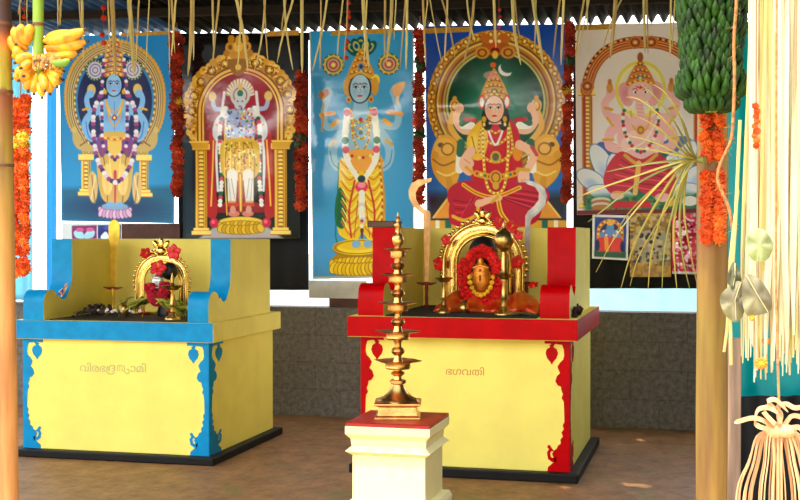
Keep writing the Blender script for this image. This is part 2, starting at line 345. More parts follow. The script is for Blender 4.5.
# ---------------------------------------------------------------- lamp pedestal
CRM = mat('cream_paint', (255, 242, 176), .6, var=.05, vs=6, bump=.08, bs=25)
px0, px1, pf, pb, pt = -1.75, -1.325, 5.80, 6.25, .57
t = thing('pedestal', ((px0+px1)/2, (pf+pb)/2, 0), 'short cream painted pedestal with a red top under the tiered brass lamp', 'pedestal')
def sq_prof(prof):
    m = MB(); vs = []
    for (e, z) in prof: vs += [(px0-e, pf-e, z), (px1+e, pf-e, z), (px1+e, pb+e, z), (px0-e, pb+e, z)]
    n = len(prof); m.add(vs, [(i*4+j, i*4+(j+1) % 4, i*4+4+(j+1) % 4, i*4+4+j) for i in range(n-1) for j in range(4)]+[(3,2,1,0), tuple(range(4*n-4, 4*n))]); return m
sq_prof([(.012, 0), (.012, .15), (.0, .175), (-.03, .18), (-.03, .405), (-.03, .408), (0, .43), (-.028, .455), (-.025, .46), (-.022, .49), (-.008, .505), (-.0, .515), (0, .553)]).build('shaft', CRM, t, bevel=.004)
sq_prof([(-.003, .552), (-.003, .568), (-.012, .571)]).build('top_slab', mat('worn_red_paint', (176, 22, 14), .45, var=.3, vs=9), t)
# ---------------------------------------------------------------- printed posters: each is one glossy sheet whose print is drawn stroke by stroke
class Cv:
    def __init__(s, x0, y0, x1, y1, k):
        s.x0, s.y0, s.x1, s.y1 = x0, y0, x1, y1; s.nx = int(round((x1-x0)*k))+1; s.ny = int(round((y1-y0)*k))+1; s.k = k
        s.X, s.Y = np.meshgrid(np.linspace(x0, x1, s.nx), np.linspace(y0, y1, s.ny)); s.C = np.zeros((s.ny, s.nx, 3)); s.aa = 1.1/k
    def sl(s, xa, ya, xb, yb):
        i0 = max(0, int((xa-s.x0)*s.k)-2); i1 = min(s.nx, int((xb-s.x0)*s.k)+4); j0 = max(0, int((ya-s.y0)*s.k)-2); j1 = min(s.ny, int((yb-s.y0)*s.k)+4)
        return (slice(j0, max(j0, j1)), slice(i0, max(i0, i1)))
    def bl(s, q, m, c): s.C[q] = s.C[q]*(1-m[..., None])+np.array(c, float)*m[..., None]
    def fill(s, c): s.C[:] = c
    def el(s, cx, cy, rx, ry, c, rot=0, a=1, soft=0):
        R = max(rx, ry)*(1+soft); q = s.sl(cx-R, cy-R, cx+R, cy+R); x = s.X[q]-cx; y = s.Y[q]-cy
        if rot: r = math.radians(rot); x, y = x*math.cos(r)+y*math.sin(r), -x*math.sin(r)+y*math.cos(r)
        d = np.sqrt((x/rx)**2+(y/ry)**2)
        m = np.clip((1+soft-d)/(2*soft), 0, 1) if soft else np.clip(.5-(d-1)*min(rx, ry)/s.aa, 0, 1)
        s.bl(q, m*a, c)
    def ring(s, cx, cy, rx, ry, w, c, a=1):
        q = s.sl(cx-rx-w, cy-ry-w, cx+rx+w, cy+ry+w); d = (np.sqrt(((s.X[q]-cx)/rx)**2+((s.Y[q]-cy)/ry)**2)-1)*min(rx, ry)
        s.bl(q, np.clip(.5-(abs(d)-w/2)/s.aa, 0, 1)*a, c)
    def crv(s, pts, sm, closed=False): return [(p.x, p.y) for p in spl([(p[0], p[1], 0) for p in pts], 6, closed)] if sm else list(pts)
    def poly(s, pts, c, sm=False, a=1, soft=0):
        P = np.array(s.crv(pts, sm, True)); q = s.sl(P[:,0].min()-soft, P[:,1].min()-soft, P[:,0].max()+soft, P[:,1].max()+soft); x = s.X[q]; y = s.Y[q]
        ins = np.zeros(x.shape, bool); D = np.full(x.shape, 1e9)
        for i in range(len(P)):
            ax, ay = P[i]; bx, by = P[(i+1) % len(P)]
            if ay != by: ins ^= ((ay > y) != (by > y)) & (x < (bx-ax)*(y-ay)/(by-ay)+ax)
            dx, dy = bx-ax, by-ay; L = dx*dx+dy*dy+1e-12; t = np.clip(((x-ax)*dx+(y-ay)*dy)/L, 0, 1); D = np.minimum(D, np.hypot(x-ax-t*dx, y-ay-t*dy))
        D = np.where(ins, -D, D); s.bl(q, np.clip(.5-D/(soft or s.aa), 0, 1)*a, c)
    def st(s, pts, w, c, w2=None, sm=True, a=1):
        P = np.array(s.crv(pts, sm)); w2 = w if w2 is None else w2; W = max(w, w2); q = s.sl(P[:,0].min()-W, P[:,1].min()-W, P[:,0].max()+W, P[:,1].max()+W); x = s.X[q]; y = s.Y[q]
        D = np.full(x.shape, 1e9); n = len(P)-1
        for i in range(n):
            ax, ay = P[i]; dx, dy = P[i+1]-P[i]; L = dx*dx+dy*dy+1e-12; t = np.clip(((x-ax)*dx+(y-ay)*dy)/L, 0, 1)
            D = np.minimum(D, np.hypot(x-ax-t*dx, y-ay-t*dy)-(w+(w2-w)*(i+t)/n)/2)
        s.bl(q, np.clip(.5-D/s.aa, 0, 1)*a, c)
    def beads(s, pts, r, cols, gap, sm=True, ry=None, jit=0):
        P = np.array(s.crv(pts, sm)); seg = np.hypot(*np.diff(P, axis=0).T); L = np.r_[0, np.cumsum(seg)]; n = max(1, int(L[-1]/gap))
        for i in range(n+1):
            d = L[-1]*i/n; s.el(np.interp(d, L, P[:,0])+random.uniform(-jit, jit), np.interp(d, L, P[:,1])+random.uniform(-jit, jit), r, ry or r, cols[i % len(cols)])
    def grad(s, c0, c1, ya, yb, q=None):
        t = np.clip((s.Y-ya)/(yb-ya), 0, 1)[..., None]; s.C[:] = np.array(c0)*(1-t)+np.array(c1)*t
    def speckle(s, xa, ya, xb, yb, cols, n, r0, r1, test=None):
        for _ in range(n):
            x = random.uniform(xa, xb); y = random.uniform(ya, yb)
            if test and not test(x, y): continue
            s.el(x, y, random.uniform(r0, r1), random.uniform(r0, r1), random.choice(cols))
def both(cx, f):      # draw a stroke and its mirror image
    f(lambda x: x); f(lambda x: 2*cx-x)
GO, GD, GL, GR = (212,160,50), (140,84,20), (246,214,110), (176,120,36)
def face(c, x, y, rx, ry, skin, shade, lip=(190,40,50), hair=(20,14,16), tilt=0):
    c.el(x, y, rx+1.6, ry+1, hair); c.el(x, y, rx, ry, skin); c.el(x, y+ry*.35, rx*.82, ry*.62, skin)
    c.el(x-rx*.55, y+ry*.1, rx*.35, ry*.5, shade, a=.35, soft=.6); c.el(x+rx*.6, y+ry*.1, rx*.3, ry*.5, shade, a=.35, soft=.6)
    for q in (-1, 1):
        ex = x+q*rx*.43; ey = y-ry*.08
        c.el(ex, ey, rx*.25, ry*.085, (245,245,245)); c.el(ex, ey, rx*.11, ry*.085, (15,10,15)); c.st([(ex-rx*.27, ey+.1), (ex, ey-ry*.11), (ex+rx*.27, ey)], .55, (20,12,16))
        c.st([(ex-rx*.3, ey-ry*.19), (ex, ey-ry*.3), (ex+rx*.28, ey-ry*.2)], .7, (30,18,18))
    c.st([(x+.3, y), (x+rx*.1, y+ry*.26), (x-rx*.12, y+ry*.31)], .5, shade); c.el(x, y+ry*.52, rx*.28, ry*.075, lip); c.el(x, y-ry*.36, rx*.09, rx*.09, (200,20,30))
def arch_pts(cx, cy, rx, ry, a0, a1, n=24): return [(cx+rx*math.cos(math.radians(a0+(a1-a0)*i/n)), cy+ry*math.sin(math.radians(a0+(a1-a0)*i/n))) for i in range(n+1)]
def lotus(c, x, y, rx, ry, cols, edge, n=9):
    c.el(x, y, rx, ry*.55, edge)
    for rr, sg in ((1, -1), (.9, 1)):
        for i in range(n):
            t = (i-(n-1)/2)/((n-1)/2); c.el(x+t*rx*.86, y+sg*ry*.3*(1-t*t*.7)+ry*.1, rx*.17, ry*.62, edge, rot=-t*28*sg); c.el(x+t*rx*.86, y+sg*ry*.3*(1-t*t*.7)+ry*.1, rx*.14, ry*.55, cols[i % len(cols)], rot=-t*28*sg)
def crown(c, x, yb, w, h, tiers=4, base=GO, gem=(40,110,120)):
    c.poly([(x-w, yb), (x-w*.95, yb-h*.3), (x-w*.6, yb-h*.62), (x-w*.2, yb-h*.9), (x, yb-h), (x+w*.2, yb-h*.9), (x+w*.6, yb-h*.62), (x+w*.95, yb-h*.3), (x+w, yb)], base, sm=True)
    for i in range(tiers):
        t = i/tiers; ww = w*(1-t*.85); y = yb-h*t*.92-1; c.st([(x-ww, y), (x, y-1.6), (x+ww, y)], 1, GD); c.beads([(x-ww*.85, y-1.6), (x, y-3), (x+ww*.85, y-1.6)], .8, [GL, (190,50,40), GL, gem], 2.1)
    c.el(x, yb-h*.28, w*.24, h*.09, gem); c.el(x, yb-h*.28, w*.12, h*.05, GL)
def pillar(c, x0, x1, y0, y1, base=GO):
    w = x1-x0; c.poly([(x0, y0), (x1, y0), (x1, y1), (x0, y1)], base); c.poly([(x0+w*.25, y0+4), (x1-w*.25, y0+4), (x1-w*.25, y1-6), (x0+w*.25, y1-6)], GR)
    c.st([(x0+w*.12, y0), (x0+w*.12, y1)], .8, GL, sm=False); c.st([(x1-w*.1, y0), (x1-w*.1, y1)], .8, GD, sm=False)
    y = y0+6
    while y < y1-7: c.el((x0+x1)/2, y, w*.2, 1.5, GL); c.el((x0+x1)/2, y+1.8, w*.16, .8, GD); y += 4
    for (ya, yb, e) in ((y0-3, y0+3, 3), (y1-7, y1-4, 2), (y1-4, y1, 4)): c.poly([(x0-e, ya), (x1+e, ya), (x1+e, yb), (x0-e, yb)], GL); c.st([(x0-e, yb), (x1+e, yb)], .7, GD, sm=False)

def art_blue():      # blue-skinned four-armed deity
    c = Cv(57, 35, 175, 223, 1.7); c.grad((24,120,196), (28,140,206), 35, 180); cx = 114
    c.poly([(57,190),(175,186),(175,223),(57,223)], (20,96,140), soft=6); c.el(114, 208, 44, 12, (16,50,100), soft=.5, a=.8)
    A = [(cx-27,152),(cx-34,138),(cx-42,122),(cx-45,104),(cx-43,84),(cx-34,65),(cx-18,52),(cx,48)]; AR_ = A+[(2*cx-x, y) for x, y in A[-2::-1]]
    c.poly([(cx-22,150),(cx-32,130),(cx-38,110),(cx-37,88),(cx-26,66),(cx-10,56),(cx+10,56),(cx+26,66),(cx+37,88),(cx+38,110),(cx+32,130),(cx+22,150)], (22,30,84), sm=True); c.poly([(cx-18,146),(cx+18,146),(cx+16,200),(cx-16,200)], (24,84,150), soft=4)
    c.beads([(cx+(x-cx)*1.13, 104+(y-104)*1.1-1) for x, y in AR_], 1.9, [(206,156,70)], 4.2, ry=2.8)
    for w, col in ((9.5,(110,84,50)),(8.6,(178,164,100)),(4.6,(140,66,70)),(3.2,(206,194,136)),(1,(90,60,50))): c.st(AR_, w, col)
    c.beads([(cx+(x-cx)*.92, 104+(y-104)*.93) for x, y in AR_], 1, [(220,206,140),(110,80,60)], 3)
    for (x0, x1) in ((cx-35, cx-25), (cx+25, cx+35)): pillar(c, x0, x1, 158, 197, (190,176,112))
    both(cx, lambda m: (c.poly([(m(cx-38),150),(m(cx-44),140),(m(cx-42),128),(m(cx-37),134),(m(cx-34),142),(m(cx-24),146),(m(cx-24),152)], (190,166,104), sm=True), c.el(m(cx-42),130,2.6,3.2,(200,176,110)), c.st([(m(cx-36),146),(m(cx-28),140),(m(cx-30),134)],1.4,(130,86,60))))
    both(cx, lambda m: (c.el(m(cx-23),188,5,16,(206,180,120)), c.st([(m(cx-24),176),(m(cx-21),204)],1.2,(150,110,70)), c.st([(m(cx-20),176),(m(cx-25),200)],.9,(240,220,170))))
    c.poly([(cx-11,62),(cx-8,44),(cx-5,38),(cx,35),(cx+5,38),(cx+8,44),(cx+11,62),(cx+12,76),(cx-12,76)], (196,150,80))
    for y in range(38, 74, 5): w = 4+(y-38)*.22; c.st([(cx-w, y), (cx, y-2), (cx+w, y)], 1.1, (120,50,60)); c.beads([(cx-w, y+2), (cx+w, y+2)], 1, [(240,210,120),(190,60,80),(120,160,200)], 2.4, sm=False)
    both(cx, lambda m: (c.el(m(94),70,10,11,(20,70,80)), c.el(m(94),70,8,8.6,(186,190,214)), c.ring(m(94),70,5.5,6,1.2,(120,100,160)), c.ring(m(94),70,2.6,2.8,1,(110,90,150)), c.beads(arch_pts(m(94),70,8.9,9.6,0,350),.6,[(230,210,130)],3)))
    BL, BS = (120,178,240), (50,104,186)
    both(cx, lambda m: (c.st([(m(cx-12),108),(m(cx-26),116),(m(cx-31),126),(m(cx-26),138),(m(cx-15),142)],8.5,BL,6), c.st([(m(cx-12),108),(m(cx-24),112),(m(cx-29),100),(m(cx-24),88)],6,BL,5), c.st([(m(cx-30),122),(m(cx-27),137),(m(cx-17),142)],1,BS), c.st([(m(cx-27),108),(m(cx-33),110)],2.2,GO), c.st([(m(cx-24),134),(m(cx-22),141)],2.4,GO), c.el(m(cx-24),90,4.5,6,(206,180,110)), c.el(m(cx-25),94,4,4,BL)))
    c.poly([(cx-17,104),(cx,98),(cx+17,104),(cx+15,122),(cx+11,140),(cx-11,140),(cx-15,122)], BL, sm=True)
    c.el(cx-6,116,4,5,BS,a=.35,soft=.6); c.el(cx+6,116,4,5,BS,a=.35,soft=.6); c.st([(cx,98),(cx,136)],.6,BS); c.poly([(cx-6,88),(cx+6,88),(cx+7,102),(cx-7,102)], BL)
    c.poly([(cx-14,134),(cx+14,134),(cx+19,156),(cx+15,196),(cx+3,206),(cx-3,206),(cx-15,196),(cx-19,156)], (202,170,92), sm=True)
    both(cx, lambda m: (c.poly([(m(cx-14),134),(m(cx-19),142),(m(cx-14),158),(m(cx-6),146)],(120,60,140),sm=True), c.st([(m(cx-13),150),(m(cx-9),176),(m(cx-8),204)],1,(130,90,50)), c.st([(m(cx-6),146),(m(cx-4),190)],1.4,(246,224,150)), c.el(m(cx-8),180,5.5,16,(232,206,132),a=.8)))
    c.poly([(cx-7,140),(cx+7,140),(cx+4,168),(cx,174),(cx-4,168)], (222,190,100), sm=True); c.st([(cx-14,137),(cx,140),(cx+14,137)],3.4,GO); c.beads([(cx-13,137),(cx,140),(cx+13,137)],.9,[(190,40,60),GL],3); c.st([(cx,172),(cx,206)],3,(190,60,90),1.5)
    for k, col in ((12,GO),(17,(230,190,90)),(26,GO)): c.st([(cx-9,100),(cx-5,100+k*.75),(cx,100+k),(cx+5,100+k*.75),(cx+9,100)],1.5,col); 
    c.el(cx,118,2.6,3,(120,40,90)); c.el(cx,118,1.3,1.5,GL)
    GAR = [(cx-12,90),(cx-21,110),(cx-22,135),(cx-18,160),(cx-8,178),(cx,183)]
    both(cx, lambda m: c.beads([(m(x), y) for x, y in GAR], 2.4, [(226,222,238),(206,196,226),(150,60,120),(60,50,110)], 3.6))
    both(cx, lambda m: c.beads([(m(x), y) for x, y in [(cx-11,60),(cx-13,90),(cx-13,120),(cx-12,146),(cx,160)]], 1.9, [(220,214,236),(140,50,120),(40,50,110)], 3.6))
    face(c, cx-.5, 85, 8, 11, (138,190,246), (60,110,190)); both(cx, lambda m: c.el(m(cx-9.5),92,1.8,2.6,GO)); c.st([(cx-9,76),(cx,72.5),(cx+9,76)],2.6,GO); c.beads([(cx-9,76),(cx,72.5),(cx+9,76)],.8,[(190,40,60),GL],2.4)
    lotus(c, cx, 212, 17, 8, [(214,178,214),(190,150,200)], (110,70,140)); c.el(cx,207,14,3.4,(120,160,200)); both(cx, lambda m: c.el(m(cx-5),205,4,2.2,(110,170,236)))
    for y in (214, 217): c.beads([(158,y),(170,y)],.7,[(16,70,110)],2.4)
    return c

def art_red():       # standing deity in a gold arch against dark red
    c = Cv(182, 35, 300, 238, 1.7); c.fill((16,13,18)); cx = 241
    c.poly([(182,140),(196,140),(196,238),(182,238)],(26,44,66),soft=8); c.poly([(206,140),(276,140),(276,236),(206,236)],(20,24,30)); c.poly([(200,236),(214,226),(268,226),(284,238),(198,238)],(176,170,182),soft=3)
    def inarch(x, y): d = math.hypot((x-cx)/55, (y-110)/55); return .78 < d < 1.02 and y < 146
    c.poly(arch_pts(cx,110,53,54,160,380,40)+[(cx+44,146),(cx-44,146)], (186,128,36))
    c.beads(arch_pts(cx,110,54,54,152,388,40), 4.6, [(222,168,56),(236,188,76),(206,146,44)], 6, jit=1)
    c.speckle(184, 52, 300, 146, [(236,196,90),(120,66,16),(206,150,44),(150,90,26),(246,214,120)], 1500, .5, 1.6, inarch)
    for x in range(-5, 6):
        a = math.radians(-90+x*18); px, py = cx+49*math.cos(a), 110+49*math.sin(a); c.ring(px, py, 4, 4, 1.2, (110,60,16)); c.el(px, py, 1.6, 1.6, (250,220,130))
    for k, col in ((44,(120,64,18)),(42.5,(236,196,96)),(40,(150,40,20)),(38.6,(240,204,110)),(37,(130,70,20))): c.poly(arch_pts(cx,112,k,k*1.05,180,360,40)+[(cx+k,146),(cx-k,146)], col)
    c.poly(arch_pts(cx,112,35.5,39,180,360,40)+[(cx+35,150),(cx+30,212),(cx-30,212),(cx-35,150)], (140,10,34))
    c.el(cx+12,100,12,22,(170,20,50),soft=.6,a=.6)
    c.poly([(cx-9,200),(cx-30,205),(cx-26,150),(cx-14,140)],(16,16,22)); c.poly([(cx+9,200),(cx+28,205),(cx+26,150),(cx+14,140)],(16,16,22))
    both(cx, lambda m: (c.poly([(m(cx-31),132),(m(cx-34),180),(m(cx-36),212),(m(cx-24),214),(m(cx-26),170),(m(cx-24),140)],(176,30,40),sm=True), c.st([(m(cx-27),140),(m(cx-30),205)],1.6,(236,190,80)), c.st([(m(cx-33),150),(m(cx-34),205)],.8,(110,8,20))))
    for (x0, x1) in ((195, 207), (275, 287)): pillar(c, x0, x1, 146, 234)
    both(cx, lambda m: (c.poly([(m(cx-32),140),(m(cx-52),140),(m(cx-48),148),(m(cx-32),148)],GO), c.st([(m(cx-52),141),(m(cx-32),141)],1.2,GL,sm=False)))
    # crest of the arch
    c.el(cx-2,54,9,6,(200,140,40)); both(cx-2, lambda m: (c.el(m(cx-10),47,5,5.5,(206,150,46),rot=20), c.el(m(cx-10),47,2.2,2.6,(120,60,16)), c.el(m(cx-9),39,3.4,4.6,(190,130,36)), c.el(m(cx-14),53,3,3.4,(180,116,30)))); c.el(cx-2,46,5,6,(226,176,70)); c.el(cx-2,44,1.4,1,(90,20,10)); c.el(cx-2,40,3,4.5,(206,150,50)); c.poly([(cx-12,60),(cx+8,60),(cx+4,72),(cx-2,76),(cx-8,72)],(150,100,40),sm=True); c.el(cx-2,67,3,3,(230,190,90))
    # the figure: silver halo, jewelled body, gold skirt, white leggings
    for i in range(26):
        a = math.radians(180+i*180/25); c.st([(cx+8*math.cos(a),96+8*math.sin(a)),(cx+13.5*math.cos(a),94+15*math.sin(a))],1.6,(232,230,236) if i % 2 else (196,170,110))
    c.el(cx,95,10,11,(206,202,214)); c.ring(cx,95,6.5,7.5,1.4,(150,110,60)); c.el(cx,93,3,3.4,(40,110,90)); c.el(cx,86,2.4,3.4,(226,180,90)); c.el(cx,103,6,7,(196,206,226)); c.el(cx-2.3,101,.8,.6,(20,20,40)); c.el(cx+2.3,101,.8,.6,(20,20,40)); c.el(cx,106,1.6,.7,(180,40,60))
    c.poly([(cx-12,110),(cx+12,110),(cx+15,126),(cx+12,146),(cx-12,146),(cx-15,126)],(150,168,216),sm=True)
    both(cx, lambda m: (c.st([(m(cx-12),113),(m(cx-22),120),(m(cx-25),134),(m(cx-19),142)],7,(206,206,226),5), c.st([(m(cx-14),108),(m(cx-25),108),(m(cx-28),98)],5,(160,180,226),4), c.st([(m(cx-24),124),(m(cx-19),128)],2,GO), c.el(m(cx-28),96,4,5,(220,190,110)), c.st([(m(cx-16),92),(m(cx-19),116),(m(cx-24),150),(m(cx-23),190)],3,(222,222,238),2.5)))
    c.speckle(cx-15,108,cx+15,146,[(226,190,90),(60,90,170),(240,240,246),(40,60,140),(200,60,60),(232,206,130),(120,160,220)],170,.6,1.5)
    both(cx, lambda m: c.beads([(m(cx-15),108),(m(cx-20),126),(m(cx-20),150),(m(cx-19),176),(m(cx-21),204)],2.3,[(236,236,240),(236,236,240),(226,226,234),(30,90,70),(200,70,100)],3.6))
    c.poly([(cx-16,140),(cx+16,140),(cx+20,160),(cx+16,176),(cx,180),(cx-16,176),(cx-20,160)],(212,172,54),sm=True)
    for k in range(-3, 4): c.st([(cx+k*4,142),(cx+k*5,160),(cx+k*4.6,176)],1,(146,100,26) if k % 2 else (250,226,130))
    c.speckle(cx-17,142,cx+17,174,[(150,100,30),(250,230,140),(190,50,40),(60,100,60)],90,.5,1.2)
    both(cx, lambda m: (c.st([(m(cx-8),174),(m(cx-9),200)],11,(226,224,228),8), c.st([(m(cx-9),178),(m(cx-6),198)],.8,(150,150,170)), c.st([(m(cx-12),178),(m(cx-10),200)],.8,(170,170,190)), c.st([(m(cx-12),204),(m(cx-4),204)],4,(200,60,50)), c.st([(m(cx-12),201),(m(cx-5),201)],1.6,GO), c.el(m(cx-7),213,6,3,(214,120,110)), c.el(m(cx-8),209,3,4,(206,150,140))))
    c.st([(cx,174),(cx,210)],5,(190,120,40),3); c.st([(cx,174),(cx,210)],1.4,(240,200,100)); c.st([(cx-14,120),(cx-16,160),(cx-14,214)],1.3,(230,190,80))
    c.el(cx,225,24,8,(206,166,36)); c.el(cx,221,22,5,(232,200,70)); lotus(c, cx, 226, 23, 8, [(226,190,50),(206,160,36)], (140,100,20), 11)
    for x in (cx-27, cx+26): c.el(x,222,4.5,5,(196,30,70)); c.el(x-1,221,2,2,(236,90,120))
    return c

def art_sky():       # blue-faced deity in yellow robes on light blue
    c = Cv(309, 30, 414, 277, 1.7); c.grad((36,136,204), (44,138,206), 30, 277); c.el(362,140,52,90,(96,176,226),soft=.7,a=.6); cx = 361
    both(cx, lambda m: (c.el(m(333),64,11,11,(30,74,76)), c.ring(m(333),64,8.6,8.6,2.2,(210,170,70)), c.el(m(333),64,6.4,6.4,(196,150,130)), c.ring(m(333),64,3.6,3.6,1.4,(176,60,60)), c.el(m(333),64,1.8,1.8,GL), c.beads(arch_pts(m(333),64,10,10,0,350),.8,[(230,190,80),(60,130,110)],2.6)))
    for (dx, r) in ((0,0),(-9,-40),(9,40),(-4.6,-20),(4.6,20)):
        x = cx+dx; y = 45+abs(dx)*.35; c.el(x,y,5,9,(16,84,84),rot=r); c.el(x,y-1,3.2,5,(196,180,60),rot=r); c.el(x,y-1,2.2,3.2,(20,110,170),rot=r); c.el(x,y-1,1,1.6,(20,30,90),rot=r)
    crown(c, cx, 80, 13, 32, 5, (206,144,50)); c.el(cx,66,3.4,3.6,(120,140,180)); c.el(cx,66,2,2.2,(40,50,90)); c.el(cx+15,80,4,6,(226,206,60)); both(cx, lambda m: c.el(m(cx-14),86,4,9,(206,150,60)))
    SK, SS = (140,186,222), (70,116,170)
    both(cx, lambda m: (c.st([(m(cx-16),128),(m(cx-28),146),(m(cx-26),164),(m(cx-12),170)],11,SK,7), c.st([(m(cx-16),122),(m(cx-34),126),(m(cx-38),112),(m(cx-34),98)],8,SK,6), c.st([(m(cx-25),140),(m(cx-31),144)],3,GO), c.st([(m(cx-28),112),(m(cx-41),114)],4.4,(226,150,50)), c.el(m(cx-34),92,5,6,SK), c.st([(m(cx-20),160),(m(cx-19),168)],4.5,(230,170,60)), c.st([(m(cx-24),120),(m(cx-29),124)],4.4,(226,160,50)), c.st([(m(cx-31),150),(m(cx-28),163),(m(cx-16),171)],.9,SS)))
    c.el(cx-38,93,6,4,(180,110,60),rot=-30); c.st([(cx-38,96),(cx-40,130)],2,(190,150,90)); c.st([(cx+38,90),(cx+36,104)],3,(226,206,180)); c.poly([(cx+32,86),(cx+44,82),(cx+40,94),(cx+34,96)],(230,170,110),sm=True)
    c.poly([(cx-18,116),(cx,110),(cx+18,116),(cx+18,134),(cx+13,156),(cx-13,156),(cx-18,134)],SK,sm=True); c.poly([(cx-7,98),(cx+7,98),(cx+8,114),(cx-8,114)],SK); c.el(cx-6,128,6,5,SS,a=.3,soft=.6); c.el(cx+6,128,6,5,SS,a=.3,soft=.6)
    for k, col in ((14,GO),(20,(236,196,90)),(30,GO),(42,(226,170,60))): c.st([(cx-10,108),(cx-8,108+k*.7),(cx,108+k),(cx+8,108+k*.7),(cx+10,108)],2,col); c.beads([(cx-10,108),(cx-8,108+k*.7),(cx,108+k),(cx+8,108+k*.7),(cx+10,108)],.7,[(190,40,40),(250,230,140),(30,110,90)],2.4)
    c.el(cx,119,2,2.2,(190,30,40)); c.el(cx,132,2,2.2,(40,110,90))
    # robes
    c.poly([(cx-17,156),(cx-24,190),(cx-25,226),(cx-20,236),(cx-6,240),(cx,232),(cx+8,240),(cx+20,238),(cx+24,226),(cx+22,190),(cx+17,156)],(230,192,34),sm=True)
    c.poly([(cx-22,186),(cx-27,200),(cx-27,222),(cx-18,226),(cx-16,200)],(20,96,60),sm=True); c.st([(cx-23,162),(cx-25,200),(cx-27,236),(cx-20,246)],1.2,(20,110,60))
    both(cx, lambda m: [c.st([(m(cx-3),160+k*11),(m(cx-12),168+k*11),(m(cx-21),160+k*10)],1.3,(206,110,30)) for k in range(7)])
    both(cx, lambda m: [c.st([(m(cx-5),158+k*11),(m(cx-12),164+k*11),(m(cx-20),157+k*10)],1.2,(250,228,110)) for k in range(7)])
    c.st([(cx+18,156),(cx+22,200),(cx+20,238)],4,(206,150,40)); c.beads([(cx+18,160),(cx+21,200),(cx+19,236)],1,[(190,60,30),(250,220,110)],3.2)
    c.poly([(cx-13,150),(cx+13,150),(cx+16,164),(cx,170),(cx-16,164)],(230,160,70),sm=True); c.beads([(cx-13,154),(cx,157),(cx+13,154)],1.6,[GL,(190,50,40),GO],3.6)
    both(cx, lambda m: (c.st([(m(cx-14),110),(m(cx-16),140),(m(cx-14),160),(m(cx-3),178)],6.5,(236,232,226),5), c.beads([(m(cx-14),112),(m(cx-16),140),(m(cx-14),158)],3.6,[(206,90,120),(240,240,236),(236,236,230),(30,110,70)],9)))
    c.el(cx,186,6.5,5.5,(214,60,90)); c.el(cx,184,4,3,(240,140,160)); c.el(cx,178,4,3.6,(30,60,60))
    c.beads([(cx,192),(cx-.5,206),(cx,220)],3.2,[(240,238,236),(226,226,226),(240,240,236),(200,206,216)],4,jit=.8); c.beads([(cx,220),(cx,230)],1.8,[(206,50,60),(236,236,236)],4); c.st([(cx,229),(cx,238)],3.6,(90,30,40),1)
    both(cx, lambda m: (c.st([(m(cx-7),180),(m(cx-13),210),(m(cx-11),236)],2,(196,50,50)), c.st([(m(cx-4),200),(m(cx-8),236)],1,(180,90,30))))
    both(cx, lambda m: c.el(m(cx-6),243,4.5,4,(120,170,210)))
    c.el(356,262,28,14,(170,120,20)); lotus(c, 356, 264, 28, 11, [(234,202,40),(222,180,36)], (150,100,20), 13); c.el(357,248,26,8,(150,110,20)); c.el(357,246,26,8,(236,206,50)); c.el(357,243.5,22,5.5,(226,186,36)); c.ring(357,246,24,6.6,1,(160,110,20)); both(cx, lambda m: c.el(m(cx-6),243,4.5,4,(120,170,210)))
    face(c, cx-1, 88, 10, 14, (168,204,232), (90,140,190)); both(cx-1, lambda m: (c.el(m(cx-12.5),99,2.6,3.6,GO), c.el(m(cx-12.5),99,1.2,1.6,(190,40,40)))); c.st([(cx-11,77),(cx-1,72),(cx+9,77)],2.6,GO)
    for p in ([(309,30),(309,277)],[(414,30),(414,277)],[(309,276),(414,276)]): c.st(p, 2.6, (170,170,160), sm=False)
    return c

